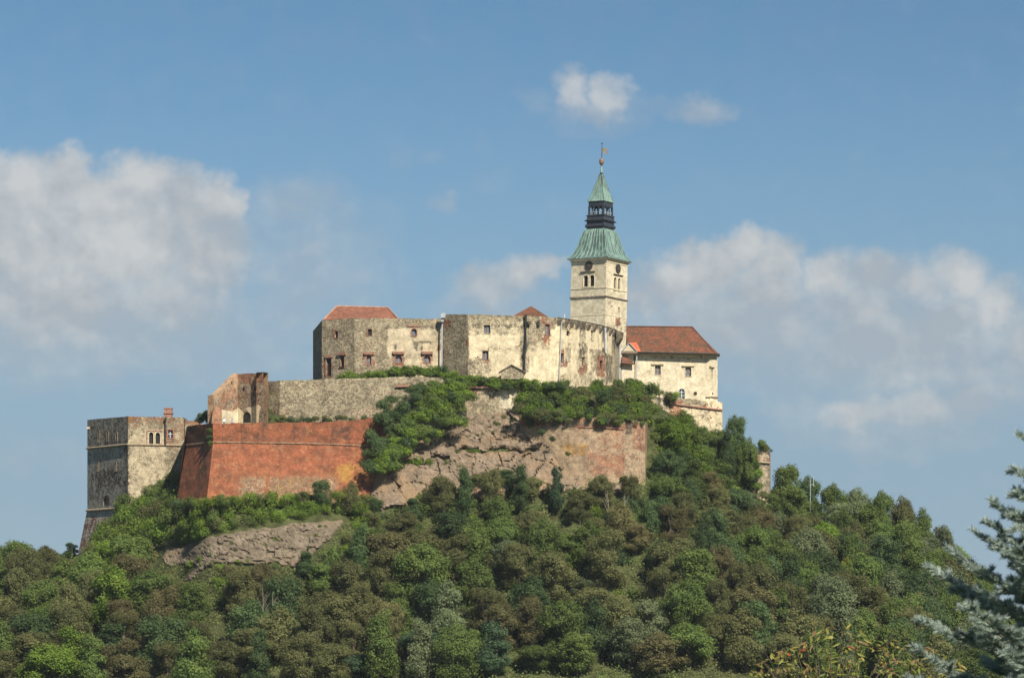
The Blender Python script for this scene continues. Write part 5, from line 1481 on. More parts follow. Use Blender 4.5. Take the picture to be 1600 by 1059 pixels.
TREES = {}
BUSH = []
def make_prototypes():
    specs = [('round', 230, 75, .66, .33), ('round', 240, 75, .62, .31), ('round', 220, 75, .70, .34), ('tall', 190, 70, .58, .30), ('tall', 200, 70, .56, .30), ('wide', 270, 75, .66, .32), ('wide', 280, 72, .64, .30),
             ('feather', 380, 55, .48, .23), ('feather', 380, 55, .50, .23), ('feather', 360, 56, .50, .24)]
    for i, (style, nc, nl, cr, lf) in enumerate(specs):
        rng = np.random.RandomState(100 + i); lobes = tree_lobes(rng, style)
        p, n, s, t = crown_arrays(rng, lobes, nc, nl, cr, lf, core=(0, 0, 5))
        top = np.percentile(p[:, 2], 99.7); p[:, 2] *= 10.0 / top
        cm = leaf_mesh('crown', p, n, s, t, LEAF['mid'], rng=rng); tm = trunk_mesh(rng, lobes, 'trunk', MT['bark'])
        TREES.setdefault(style, []).append((cm, tm))
    for i in range(5):     # bushes: unit 1 m radius
        rng = np.random.RandomState(300 + i); Ls = [(0, 0, .45, .6)] + [(.55 * math.cos(a), .55 * math.sin(a), rng.uniform(.15, .6), rng.uniform(.3, .52)) for a in rng.uniform(0, 6.283, 6)]
        p, n, s, t = crown_arrays(rng, Ls, 46, 55, .24, .135 if i < 3 else .11, core=(0, 0, .1))
        cm = leaf_mesh('foliage', p, n, s, t, LEAF['mid'], rng=rng); BUSH.append((p, n, s, t))
        m = MB()
        for L in Ls[1:]: m.tube([(0, 0, -.6), (L[0] * .4, L[1] * .4, .1), (L[0], L[1], L[2] + .2)], [.04, .03, .012], 5)
        me = bpy.data.meshes.new('stem'); me.from_pydata(m.v, [], m.f); me.update(); me.materials.append(MT['bark'])
        TREES.setdefault('bush', []).append((cm, me))


make_prototypes()
PLANTS = []       # (root, kind colour, is_bush, px, py of crown centre)


def put(name, style, kind, base, sx, sz, rng, pick=None, label=None, bark=None, cat=None):
    cm, tm = TREES[style][rng.randint(len(TREES[style])) if pick is None else pick]
    o = bpy.data.objects.new(name, None); COL.objects.link(o); o.location = base; o.empty_display_size = .3
    o.rotation_euler = (0, 0, rng.uniform(0, 6.283)); o.scale = (sx, sx * rng.uniform(.92, 1.08), sz)
    for me, nm, mat in ((cm, 'foliage' if style == 'bush' else 'crown', LEAF[kind]), (tm, 'stem' if style == 'bush' else 'trunk', MT[bark or 'bark'])):
        c = bpy.data.objects.new(nm, me); COL.objects.link(c); c.parent = o
        c.material_slots[0].link = 'OBJECT'; c.material_slots[0].material = mat
    if cat: o['category'] = cat
    if label: o['label'] = label
    hgt = sz * (1.0 if style == 'bush' else 10.0)
    q = proj((base[0], base[1], base[2] + hgt * .62)); PLANTS.append((o, kind, style == 'bush', q[0], q[1], label))
    return o


# highest picture row a crown may reach, along the hill
LIM = [(-60, 850), (20, 845), (60, 852), (100, 864), (122, 872), (135, 850), (150, 822), (175, 795), (197, 752), (215, 705), (240, 690), (287, 690), (290, 772), (330, 768), (480, 758), (560, 752), (572, 785), (600, 795), (640, 770), (660, 748), (700, 736), (760, 728), (900, 736),
       (940, 742), (985, 742), (1003, 735), (1010, 690), (1022, 652), (1060, 640), (1090, 650), (1100, 668), (1126, 668), (1130, 648), (1165, 655), (1178, 690), (1181, 768), (1203, 772), (1208, 728), (1250, 728), (1290, 755), (1340, 765), (1400, 776), (1430, 790), (1460, 812), (1490, 845), (1520, 880), (1560, 930), (1600, 965), (1700, 1010), (1900, 1050)]
_lx = [a for a, b in LIM]; _ly = [b for a, b in LIM]
ROCKS = [[(252, 872), (262, 852), (300, 846), (372, 826), (430, 816), (536, 806), (545, 815), (520, 842), (470, 890), (430, 880), (392, 884), (330, 884), (298, 910), (280, 906), (300, 880), (262, 888)]]


def in_poly(x, y, poly):
    r = False
    for i in range(len(poly)):
        x0, y0 = poly[i]; x1, y1 = poly[(i + 1) % len(poly)]
        if (y0 > y) != (y1 > y) and x < (x1 - x0) * (y - y0) / (y1 - y0) + x0: r = not r
    return r


def crown_ok(px, pt, pb, rx):
    for f in (-.8, -.4, 0, .4, .8):
        if pt + abs(f) ** 2 * (pb - pt) * .35 < np.interp(px + f * rx, _lx, _ly) - 1: return False
    for poly in ROCKS:
        for fx in (-.85, -.4, 0, .4, .85):
            for fy in (.08, .3, .55, .8):
                if in_poly(px + fx * rx, pt + fy * (pb - pt), poly): return False
    return True


def kind_at(px, py, rng):
    """leaf colours over the hillside, as seen"""
    u = rng.rand()
    def pick(*a):
        c = 0
        for k, w in a:
            c += w
            if u < c: return k
        return a[-1][0]
    if px < 130: return pick(('olive', .5), ('mid', .3), ('dark', .1), ('bright', .1)) if py > 900 else pick(('mid', .5), ('olive', .35), ('dark', .15))
    if py < 880 and px < 300: return pick(('mid', .48), ('bright', .30), ('olive', .16), ('dark', .06))
    if py < 840 and px < 580: return pick(('bright', .74), ('mid', .24), ('dark', .02))
    if px < 560: return pick(('olive', .56), ('rust', .12), ('mid', .18), ('dark', .12), ('bright', .02)) if py > 880 else pick(('mid', .5), ('bright', .3), ('olive', .2))
    if px < 1010 and py > 985: return pick(('mid', .46), ('teal', .16), ('bright', .05), ('grey', .15), ('olive', .18))
    if px < 1010: return pick(('olive', .34), ('mid', .36), ('dark', .14), ('rust', .06), ('grey', .07), ('bright', .03)) if py > 800 else pick(('dark', .32), ('mid', .40), ('olive', .28))
    if py < 760: return pick(('mid', .55), ('bright', .22), ('dark', .15), ('olive', .08))
    if px < 1200: return pick(('olive', .30), ('mid', .34), ('grey', .12), ('dark', .14), ('rust', .10))
    return pick(('mid', .46), ('grey', .16), ('olive', .24), ('dark', .10), ('bright', .04))


# --- trees placed one by one: (px, top py, depth, style, colour, width, label)
HAND = [
    (25, 846, 602, 'wide', 'mid', 1.0, 'broad green tree on the far left skyline'),
    (72, 853, 604, 'round', 'olive', .8, 'olive tree on the left skyline between the broad green tree and the stone tower'),
    (112, 848, 610, 'tall', 'dark', .75, 'dark green tree tucked behind the foot of the stone tower'),
    (1235, 727, 612, 'round', 'mid', .95, 'tall green tree on the skyline just right of the wall stub'),
    (1262, 745, 610, 'round', 'dark', .8, 'dark green tree on the skyline by the antenna mast'),
    (1302, 757, 612, 'round', 'mid', .8, 'round green tree on the skyline right of the antenna mast'),
    (1340, 764, 612, 'wide', 'grey', .8, 'grey green tree on the skyline midway along the right ridge'),
    (1376, 768, 611, 'round', 'mid', .8, 'green tree on the skyline where the right ridge starts to drop'),
    (1410, 777, 611, 'wide', 'olive', .75, 'olive tree on the curving skyline of the right ridge'),
    (1442, 796, 610, 'round', 'mid', .75, 'green tree on the falling skyline of the right ridge'),
    (1472, 822, 610, 'round', 'grey', .75, 'grey green tree low on the right skyline'),
    (1500, 855, 608, 'round', 'bright', .75, 'bright green tree at the end of the skyline beside the spruce'),
    (1532, 886, 606, 'wide', 'mid', .75, 'green tree on the ridge half hidden by the spruce'),
    (1375, 838, 574, 'tall', 'dark', 1.25, 'very dark green tree standing out on the right slope'),
    (1392, 846, 573, 'tall', 'dark', 1.15, 'dark tree leaning against the very dark green tree on the right slope'),
    (1322, 872, 570, 'round', 'yellow', .55, 'yellowing tree left of the very dark green tree'),
    (1290, 815, 585, 'round', 'bright', .85, 'light green tree on the upper right slope below the mast'),
    (1196, 868, 562, 'round', 'teal', .8, 'compact blue green tree on the slope below the wall stub'),
    (942, 842, 563, 'tall', 'teal', .9, 'slender blue green tree below the brown brick bastion'),
    (878, 850, 560, 'round', 'bright', .85, 'yellow green tree below the middle of the brown brick bastion'),
    (1000, 962, 540, 'tall', 'grey', .95, 'pale grey green tree near the bottom edge below the clock tower'),
    (900, 900, 548, 'wide', 'grey', .95, 'grey green tree low on the slope below the main building'),
    (660, 985, 532, 'wide', 'teal', 1.2, 'wide blue green tree at the bottom edge below the cliff'),
    (730, 985, 530, 'wide', 'mid', 1.25, 'wide fresh green tree at the bottom edge below the cliff'),
    (835, 1008, 528, 'wide', 'mid', 1.0, 'low fresh green tree at the bottom edge right of the wide pair'),
    (560, 1022, 528, 'wide', 'teal', .8, 'small blue green tree at the bottom edge left of the wide pair'),
    (478, 862, 556, 'tall', 'dark', .85, 'dark tree at the lower right corner of the grey rock slab'),
    (500, 880, 553, 'round', 'mid', .7, 'green tree below the right corner of the grey rock slab'),
    (505, 750, 567, 'round', 'dark', .5, 'dark bushy tree against the foot of the red bastion'),
    (550, 752, 568, 'round', 'olive', .5, 'olive bushy tree at the right foot of the red bastion'),
    (725, 728, 566, 'tall', 'dark', .72, 'dark tree rising against the cliff below the ring wall'),
    (815, 727, 565, 'tall', 'dark', .70, 'dark tree against the cliff left of the brown brick bastion'),
    (870, 730, 565, 'tall', 'teal', .62, 'blue green tree against the left foot of the brown brick bastion'),
    (940, 742, 565, 'wide', 'olive', .60, 'olive tree at the foot of the brown brick bastion'),
    (985, 742, 566, 'round', 'olive', .55, 'olive tree at the right end of the brown brick bastion'),
    (770, 732, 566, 'feather', 'olive', .60, 'brownish tree between two dark trees below the cliff'),
    (1150, 650, 610, 'round', 'dark', .62, 'dark tree on the skyline at the foot of the terrace wall'),
    (1040, 652, 593, 'round', 'mid', .72, 'green tree in front of the left end of the terrace wall'),
    (1068, 642, 596, 'round', 'bright', .72, 'light green tree rising in front of the terrace wall'),
    (1100, 668, 592, 'round', 'mid', .65, 'green tree covering the base of the terrace wall'),
    (1135, 672, 596, 'tall', 'dark', .62, 'dark green tree below the right end of the terrace wall'),
    (1168, 686, 598, 'round', 'mid', .60, 'green tree just left of the wall stub'),
]
rngH = np.random.RandomState(5)
occupied = []
for (px, pt, Y, style, kind, w, lab) in HAND:
    X = (px - 800) * Y / F; zg = float(hill_z(X, Y)); zt = ZP(pt, Y)
    h = max(zt - zg, 3.0); zb = min(zg, zt - h)
    sz = h / 10.0
    if sz > 1.35: zb = zt - 13.5; sz = 1.35
    put('broadleaf_tree', style, kind, (X, Y, zb), w, sz, rngH, label=lab, cat='tree'); occupied.append((X, Y, 3.2 * w))

# --- the wood on the slopes, one tree at a time
def plant_wood():
    rng = np.random.RandomState(21); n = 0; tries = 0
    spots = list(occupied)
    while tries < 20000 and n < 300:
        tries += 1
        Y = rng.uniform(524, 606); X = rng.uniform(-118, 118)
        px = 800 + F * X / Y
        if px < -60 or px > 1660: continue
        zg = float(hill_z(X, Y)); pyg = proj((X, Y, zg))[1]
        if pyg > 1170: continue
        if 140 < px < 575 and pyg < 900: continue
        w = rng.uniform(.9, 1.4); h = rng.uniform(7.5, 12)
        if pyg < 900: w *= .8; h *= .72
        if any((X - a) ** 2 + (Y - b) ** 2 < (2.35 * w + r * .78) ** 2 for a, b, r in spots): continue
        ok = False
        for shrink in (1, .75, .55):
            pt = pyg - h * shrink * F / Y; rx = 3.4 * w * (.5 + .5 * shrink) * F / Y
            if pt < 1058 and crown_ok(px, pt, pyg, rx): ok = True; break
        if not ok: continue
        h *= shrink; w *= .5 + .5 * shrink
        kind = kind_at(px, pt + 30, rng)
        style = ('feather' if rng.rand() < .75 else 'round') if kind in ('olive', 'rust') else ('round', 'tall', 'wide', 'round')[rng.randint(4)]
        if style == 'tall': h *= 1.08; w *= 1.05
        put('broadleaf_tree', style, kind, (X, Y, zg - .3), w, h / 10, rng, cat='tree'); spots.append((X, Y, 3.0 * w)); n += 1
    print('trees', n, tries)
    # shrubs wherever a tree would not fit, most of them round the red bastion
    bsp = []
    for (xa, xb, ya, yb, quota, big) in ((125, 300, 690, 915, 90, 1.15), (285, 590, 762, 900, 110, 1.0), (590, 1560, 730, 960, 60, 1.0)):
        k = 0; tries = 0
        while tries < 9000 and k < quota:
            tries += 1
            px = rng.uniform(xa, xb); py = rng.uniform(ya, yb)
            p = hit(px, py, 535, 612, .5)
            if p is None: continue
            r = rng.uniform(1.3, 2.5) * big; rp = r * 8
            if not crown_ok(px, py - rp * 1.05, py + rp * .5, rp): continue
            if any((p.x - a) ** 2 + (p.y - b) ** 2 + (p.z - c) ** 2 < (r * .55 + q * .55) ** 2 for a, b, c, q in bsp): continue
            if any((p.x - a) ** 2 + (p.y - b) ** 2 < (q * .5) ** 2 for a, b, q in spots): continue
            put('shrub', 'bush', kind_at(px, py, rng), (p.x, p.y - .2, p.z - r * .3), r, r * rng.uniform(1.0, 1.4), rng, cat='shrub'); bsp.append((p.x, p.y, p.z, r)); k += 1


plant_wood()

# --- shrubs named by where they grow: (px, py centre, radius px, depth or None, colour)
def shrub_row(items, label, group, seed):
    rng = np.random.RandomState(seed)
    for i, (px, py, rp, Y, kind) in enumerate(items):
        if Y is None:
            p = hit(px, py, 540, 612, .25)
            if p is None: continue
            Y = p.y - .5
        r = rp * Y / F; c = P(px, py, Y)
        o = put('shrub', 'bush', kind, (c.x, c.y, c.z - r * .5), r, r * rng.uniform(.95, 1.15), rng, cat='shrub')
        PLANTS[-1] = PLANTS[-1][:5] + ((label, group),)


def thicket(name, items, label, seed, dens=.42):
    """a mass of ivy and bushes too tangled to count: one mesh"""
    rng = np.random.RandomState(seed); kinds = sorted(set(i[4] for i in items)); A = [[], [], [], [], []]
    for (px, py, rp, Y, kind) in items:
        if Y is None:
            p = hit(px, py, 540, 612, .25)
            if p is None: continue
            Y = p.y - .5
        r = rp * Y / F; c = np.array(P(px, py, Y)) - np.array([0, 0, r * .5]); p, n, s, t = BUSH[rng.randint(len(BUSH))]
        k = rng.rand(len(p)) < dens; a = rng.uniform(0, 6.283); M = np.array([[math.cos(a), -math.sin(a), 0], [math.sin(a), math.cos(a), 0], [0, 0, 1]])
        A[0].append((p[k] @ M.T) * r + c); A[1].append(n[k] @ M.T); A[2].append(s[k] * r * 1.3); A[3].append(np.clip(t[k] * .7 + rng.uniform(0, .3), 0, 1)); A[4].append(np.full(k.sum(), kinds.index(kind)))
    me = leaf_mesh(name, *[np.concatenate(q) for q in A[:4]], LEAF[kinds[0]], rng=rng)
    for k in kinds[1:]: me.materials.append(LEAF[k])
    me.polygons.foreach_set('material_index', np.concatenate(A[4]).astype(np.int32)); me.update()
    o = bpy.data.objects.new(name, me); COL.objects.link(o); tag(o, label, 'thicket', kind='stuff')


rs = np.random.RandomState(77)
# ivy and bushes pouring over the ring wall down to the cliff
ivy = []
for i in range(215):
    v = rs.rand(); py = 596 + 140 * v
    cx = np.interp(py, [590, 620, 660, 700, 740], [690, 672, 650, 606, 588]); hw = np.interp(py, [590, 620, 660, 700, 740], [30, 68, 74, 32, 17])
    px = cx + rs.uniform(-1, 1) * hw
    Y = np.interp(py, [590, 640, 700, 745], [578.6, 577, 573.5, 570.5]) - rs.uniform(0, 1.6)
    if px > 700 and py > 660: continue
    kind = 'dark' if px < cx - hw * .3 else ('bright' if rs.rand() < .42 else ('mid' if rs.rand() < .7 else 'dark'))
    ivy.append((px, py, rs.uniform(6, 14), Y, kind))
thicket('ivy_thicket', ivy, 'dark ivy and bushes pouring over the ring wall down to the cliff', 1, dens=.34)
top = [(540 + i * 9.5 + rs.uniform(-3, 3), np.interp(540 + i * 9.5, [540, 570, 640, 700, 760, 830, 880], [585, 580, 574, 575, 588, 590, 596]) + rs.uniform(-2, 3), rs.uniform(8, 12), 582.6 if i < 16 else 580.9, 'bright' if rs.rand() < .5 else ('mid' if rs.rand() < .6 else 'dark')) for i in range(36)]
extra = []
for q in range(3):
    for i in range(36):
        px = 538 + i * 9.6 + rs.uniform(-5, 5); base = np.interp(px, [538, 560, 600, 640, 690, 720, 760, 830, 890], [588, 584, 578, 574, 576, 588, 592, 596, 601])
        extra.append((px, base + rs.uniform(-1, 10), rs.uniform(7, 12.5) * (.75 if px > 705 else 1), (583.5 if px < 700 else 580.9) - rs.uniform(0, .8), ('bright', 'mid', 'bright', 'bright', 'dark')[rs.randint(5)]))
thicket('bush_thicket', extra, 'bright green bushes along the ring wall top before the castle buildings', 2)
mass = []
for i in range(105):
    px = rs.uniform(815, 1020); f = rs.rand()
    t_ = np.interp(px, [815, 850, 900, 940, 985, 1020], [606, 600, 596, 592, 602, 606]); b_ = np.interp(px, [815, 860, 900, 1010], [640, 655, 650, 652])
    py = t_ + (b_ - t_) * f; Y = np.interp(f, [0, 1], [586.5, 577.0]) + (np.interp(px, [815, 900, 960, 1020], [-1.5, -1, 2, 8]))
    mass.append((px, py, rs.uniform(9, 16), Y - (1.5 if px < 870 else 0), ('mid', 'dark', 'mid', 'bright', 'bright', 'olive')[rs.randint(6)]))
thicket('bush_thicket', mass, 'dense bushes on the terrace between main building and brown brick bastion', 3)
shrub_row([(807, 655, 9, None, 'dark'), (812, 644, 9, None, 'mid'), (826, 661, 8, 576.4, 'dark'), (755, 678, 6, None, 'bright'), (752, 685, 4, None, 'mid'), (772, 675, 5, None, 'dark'), (795, 688, 3.5, None, 'bright'), (705, 677, 7, None, 'bright'), (722, 688, 6, None, 'mid'), (690, 680, 8, None, 'mid'), (735, 704, 8, None, 'mid'), (745, 706, 7, None, 'bright'), (790, 706, 7, None, 'mid'), (848, 674, 8, 573, 'dark'), (862, 685, 6, 572, 'dark'), (888, 708, 5, 570, 'mid'), (718, 730, 9, None, 'dark'), (700, 722, 9, None, 'mid')],
          'on the brown cliff', 'small shrubs on the cliff', 4)
shrub_row([(272, 784, 15, 568, 'mid'), (286, 786, 15, 564, 'dark'), (301, 784, 14, 562, 'mid'), (316, 784, 15, 560.5, 'bright'), (333, 782, 15, 560, 'bright'), (350, 780, 14, 560.5, 'mid'), (368, 780, 13, 561, 'bright'), (388, 778, 13, 562, 'bright'), (408, 778, 13, 563, 'mid'), (428, 776, 13, 564, 'bright'), (450, 776, 13, 565, 'bright'), (472, 774, 13, 566, 'mid'), (528, 772, 13, 567, 'bright'), (572, 778, 14, 569, 'mid'), (588, 788, 13, 569, 'dark'), (566, 792, 14, 567, 'bright')], 'at the foot of the red bastion', 'shrubs at the bastion foot', 16)
shrub_row([(300, 880, 9, None, 'bright'), (312, 872, 8, None, 'bright'), (330, 866, 6, None, 'mid'), (415, 850, 5, None, 'bright'), (386, 842, 4, None, 'mid'), (360, 848, 4, None, 'olive'), (495, 836, 5, None, 'bright'), (500, 822, 4, None, 'mid'), (385, 876, 6, None, 'bright'), (345, 884, 8, None, 'bright'), (430, 884, 8, None, 'mid')], 'on the grey slab', 'weeds on the grey rock slab', 15)
shrub_row([(635, 722, 11, None, 'bright'), (650, 720, 12, None, 'bright'), (662, 716, 11, None, 'yellow'), (675, 722, 11, None, 'bright'), (690, 726, 10, None, 'mid'), (620, 722, 8, None, 'bright')], 'under the cliff ledge', 'yellow green shrubs under the ledge', 5)
hang = []
for i in range(46):
    px = rs.uniform(815, 1012); hang.append((px, np.interp(px, [815, 1012], [648, 657]) + rs.uniform(-8, 5), rs.uniform(4, 9), np.interp(px, [815, 860, 905, 960, 1012], [576.5, 574.2, 572.2, 572.0, 575.8]), ('mid', 'bright', 'olive', 'dark')[rs.randint(4)]))
for i in range(26):
    px = rs.uniform(300, 540); py = rs.uniform(np.interp(px, [300, 540], [850, 812]), np.interp(px, [300, 460, 540], [885, 885, 820])); hang.append((px, py, rs.uniform(2, 5.5), None, ('mid', 'bright', 'olive')[rs.randint(3)]))
for i in range(95):
    px = rs.uniform(600, 900); py = rs.uniform(np.interp(px, [600, 740, 820, 900], [720, 650, 648, 705]), 745); hang.append((px, py, rs.uniform(2.5, 6), None, ('mid', 'bright', 'olive', 'olive', 'dark')[rs.randint(5)]))
thicket('hanging_plants', hang, 'weeds and creepers on the rock faces and along the brick bastion top', 23)
right = []
for i in range(70):
    px = rs.uniform(1000, 1178); t_ = np.interp(px, [1000, 1020, 1045, 1060, 1075, 1110, 1128, 1150, 1178], [590, 632, 655, 650, 655, 672, 678, 680, 700]); py = rs.uniform(t_, 765)
    right.append((px, py, rs.uniform(10, 17), None, ('mid', 'bright', 'mid', 'dark', 'bright')[rs.randint(5)]))
thicket('bush_thicket', right, 'dense bushes on the steep slope below the terrace wall', 6)
shrub_row([(985, 596, 10, 604, 'dark'), (996, 600, 9, 606, 'dark'), (1006, 606, 10, 606, 'dark'), (1018, 610, 10, 605, 'mid'), (1030, 612, 9, 604.5, 'mid'), (1042, 618, 8, 604.5, 'olive'), (1056, 616, 9, 605, 'bright'), (1050, 622, 8, 604.5, 'mid'), (976, 604, 11, 603, 'mid')], 'at the foot of the chapel', 'shrubs at the chapel wall', 7)
shrub_row([(1176, 722, 10, 598, 'mid'), (1180, 740, 10, 598, 'bright'), (1183, 758, 10, 597, 'mid'), (1190, 772, 9, 597, 'olive'), (1202, 775, 9, 598, 'mid'), (1174, 745, 11, 597.5, 'dark'), (1192, 692, 8, 600.5, 'mid'), (1186, 700, 9, 600.5, 'mid'), (1194, 698, 9, 600.8, 'olive'), (1200, 703, 7, 600.4, 'olive'), (1180, 706, 9, 599.5, 'dark')], 'crowning the stone wall stub on the right', 'shrubs on the wall stub', 8)
shrub_row([(318, 650, 9, 577, 'dark'), (324, 644, 8, 578, 'dark'), (312, 656, 7, 577, 'dark'), (326, 655, 8, 576, 'dark'), (327, 672, 6, 566.5, 'mid'), (328, 682, 6, 566, 'dark'), (329, 692, 5, 565.5, 'mid')], 'on the left corner of the red bastion', 'ivy on the bastion corner', 9)
plat = [(405 + i * 8.5 + rs.uniform(-3, 3), 655 + rs.uniform(-4, 3), rs.uniform(4, 8), 578.6, ('mid', 'grey', 'olive', 'grey', 'dark')[rs.randint(5)]) for i in range(25)]
shrub_row(plat, 'on the red bastion platform', 'shrubs on the bastion platform', 10)


# --- dead pale trees showing in the wood
def dead_tree(px, py_top, py_bot, Y, label, seed):
    rng = np.random.RandomState(seed); t = thing('dead_tree', label, 'tree', P(px, py_bot, Y)); m = MB()
    b, e = P(px, py_bot, Y), P(px + rng.uniform(-3, 5), py_top, Y - .3); m.tube([b, b.lerp(e, .5) + Vector((.15, 0, 0)), e], [.09, .06, .02], 6); m.build('trunk', MT['pale_bark'], t)
    for i in range(6):
        f = rng.uniform(.25, .85); p = b.lerp(e, f); L = (e - b).length * (1 - f) * rng.uniform(.5, .9); d = Vector((rng.choice((-1, 1)) * rng.uniform(.3, .8), rng.uniform(-.4, .4), 1)).normalized()
        k = MB(); k.tube([p, p + d * L * .5 + Vector((0, 0, .1)), p + d * L], [.04, .028, .01], 5); k.build('branch', MT['pale_bark'], t)


dead_tree(410, 915, 985, 540, 'pale dead tree with forked branches on the lower left slope', 1)
dead_tree(425, 925, 985, 541, 'bare grey tree just right of the forked dead tree', 2)
dead_tree(620, 958, 1005, 533, 'white dead stump among brown trees near the bottom edge', 3)
dead_tree(972, 770, 815, 560, 'thin pale birch trunk below the right end of the brick bastion', 4)
dead_tree(950, 765, 815, 560, 'thin pale trunk left of the birch below the brick bastion', 5)
dead_tree(1142, 965, 1030, 530, 'bare pale trunk at the bottom right of the wood', 6)


# --- undergrowth so that no bare soil shows between the crowns
def undergrowth():
    rng = np.random.RandomState(9); n = 150000
    X = rng.uniform(-128, 128, n); Y = rng.uniform(515, 622, n); Z = hill_z(X, Y)
    px = 800 + F * X / Y; py = HZ - F * (Z - CZ) / Y
    lim = np.interp(px, _lx, _ly)
    keep = (py > lim + 6) & (py < 1110)
    k = np.nonzero(keep)[0]; keep[k] &= ~np.array([any(in_poly(px[i], py[i], q) for q in ROCKS) for i in k])
    keep &= ~((px > 570) & (px < 1012) & (py < 745)) & ~((px > 285) & (px < 600) & (py < 772))
    X, Y, Z = X[keep], Y[keep], Z[keep]; m = len(X)
    lump = .5 + .5 * np.sin(X * 1.7 + 2 * np.sin(Y * .9)) * np.sin(Y * 1.3 + 1.5 * np.sin(X * .8))
    pos = np.stack([X, Y, Z + rng.uniform(0, 1, m) * (.25 + 1.5 * lump)], 1); nr = np.stack([rng.normal(0, .7, m), rng.normal(-.5, .7, m), np.ones(m) * .6], 1)
    me = leaf_mesh('undergrowth', pos, nr, rng.uniform(.25, .5, m), np.clip(lump * .6 + rng.uniform(0, .4, m), 0, 1), LEAF['mid'], rng=rng); me.materials.append(LEAF['olive'])
    me.polygons.foreach_set('material_index', (np.sin(X * .21) + np.sin(Y * .33 + X * .1) + rng.normal(0, .7, m) > .3).astype(np.int32)); me.update()
    o = bpy.data.objects.new('undergrowth', me); COL.objects.link(o); tag(o, 'leafy undergrowth covering the hillside between the trees', 'undergrowth', kind='stuff')


undergrowth()
rs2 = np.random.RandomState(17); low = []
while len(low) < 300:
    px = rs2.uniform(-30, 1620); py = rs2.uniform(745, 1075)
    if 140 < px < 575 and py < 900 or py < np.interp(px, _lx, _ly) + 26 or any(in_poly(px + d, py - 10, q) for q in ROCKS for d in (-16, 0, 16)): continue
    low.append((px, py, rs2.uniform(14, 25), None, ('mid', 'olive', 'mid', 'dark', 'bright')[rs2.randint(5)]))
while len(low) < 400:
    px = rs2.uniform(140, 590); py = rs2.uniform(768, 915); rp = rs2.uniform(7, 13)
    if py < np.interp(px, _lx, _ly) + rp * .9 or any(in_poly(px + d, py + e, q) for q in ROCKS for d in (-rp, 0, rp) for e in (-rp, 0, rp * .5)): continue
    low.append((px, py, rp, None, ('mid', 'bright', 'bright', 'mid', 'olive')[rs2.randint(5)]))
thicket('scrub', low, 'tangled scrub filling the gaps between the trees of the hillside', 18, dens=.30)


# ------------------------------------------------------------------ two visitors by the gatehouse
def build_person(px, py_top, Y, top_col, leg_col, hair, label, seed):
    head = P(px, py_top, Y); z0 = head.z - 1.72; x, y = head.x, head.y
    t = thing('person', label, 'person', (x, y, z0))
    def ring(cx, cz, rx, ry, n=10, cy=0.0): return [Vector((x + cx + rx * math.cos(6.2832 * i / n), y + cy + ry * math.sin(6.2832 * i / n), z0 + cz)) for i in range(n)]
    # body: one skinned figure grown from a chain of joints
    J = [(0, 0, .95, .15), (0, 0, 1.15, .135), (0, 0, 1.38, .15), (0, 0, 1.48, .06), (0, -.01, 1.56, .085), (0, -.01, 1.64, .095), (0, -.01, 1.70, .05),
         (.10, 0, .88, .10), (.11, -.02, .48, .065), (.11, 0, .08, .045), (.11, -.13, .04, .04), (-.10, 0, .88, .10), (-.11, .03, .48, .065), (-.11, .05, .08, .045), (-.11, -.08, .04, .04),
         (.19, 0, 1.40, .06), (.24, .02, 1.13, .045), (.22, -.08, .90, .032), (.21, -.10, .80, .035), (-.19, 0, 1.40, .06), (-.24, .02, 1.13, .045), (-.20, -.12, .93, .032), (-.18, -.15, .84, .035)]
    E = [(0, 1), (1, 2), (2, 3), (3, 4), (4, 5), (5, 6), (0, 7), (7, 8), (8, 9), (9, 10), (0, 11), (11, 12), (12, 13), (13, 14), (2, 15), (15, 16), (16, 17), (17, 18), (2, 19), (19, 20), (20, 21), (21, 22)]
    me = bpy.data.meshes.new('body'); me.from_pydata([j[:3] for j in J], E, []); me.update()
    o = bpy.data.objects.new('body', me); COL.objects.link(o); o.parent = t
    md = o.modifiers.new('skin', 'SKIN'); sk = me.skin_vertices[0].data
    for i, j in enumerate(J): sk[i].radius = (j[3], j[3] * .85)
    sk[0].use_root = True
    sb = o.modifiers.new('sub', 'SUBSURF'); sb.levels = 1; sb.render_levels = 2
    tm = NT('clothing_%d' % seed); tco = tm.n('ShaderNodeTexCoord'); sx = tm.n('ShaderNodeSeparateXYZ'); tm.L.new(tco.outputs['Object'], sx.inputs[0])
    c = tm.mix(tm.range(sx.outputs[2], .93, .95), leg_col, top_col); c = tm.mix(tm.range(sx.outputs[2], 1.46, 1.48), c, (0.45, 0.28, 0.2))
    me.materials.append(tm.done(tm.principled(c, .8)))
    m = MB(); m.loft([ring(0, 1.62, .098, .10, cy=.02), ring(0, 1.70, .095, .10, cy=.015), ring(0, 1.755, .05, .055, cy=.01)]); m.build('hair', mat_plain('hair_%d' % seed, hair, .7), t)


build_person(350, 652.3, 572.6, (0.72, 0.72, 0.72), (0.12, 0.13, 0.18), (0.03, 0.02, 0.015), 'person in a white top standing at the parapet before the cream plaster', 1)
build_person(362.5, 653.6, 573.4, (0.35, 0.36, 0.38), (0.10, 0.10, 0.12), (0.06, 0.04, 0.03), 'person in a grey top standing at the parapet near the archway', 2)


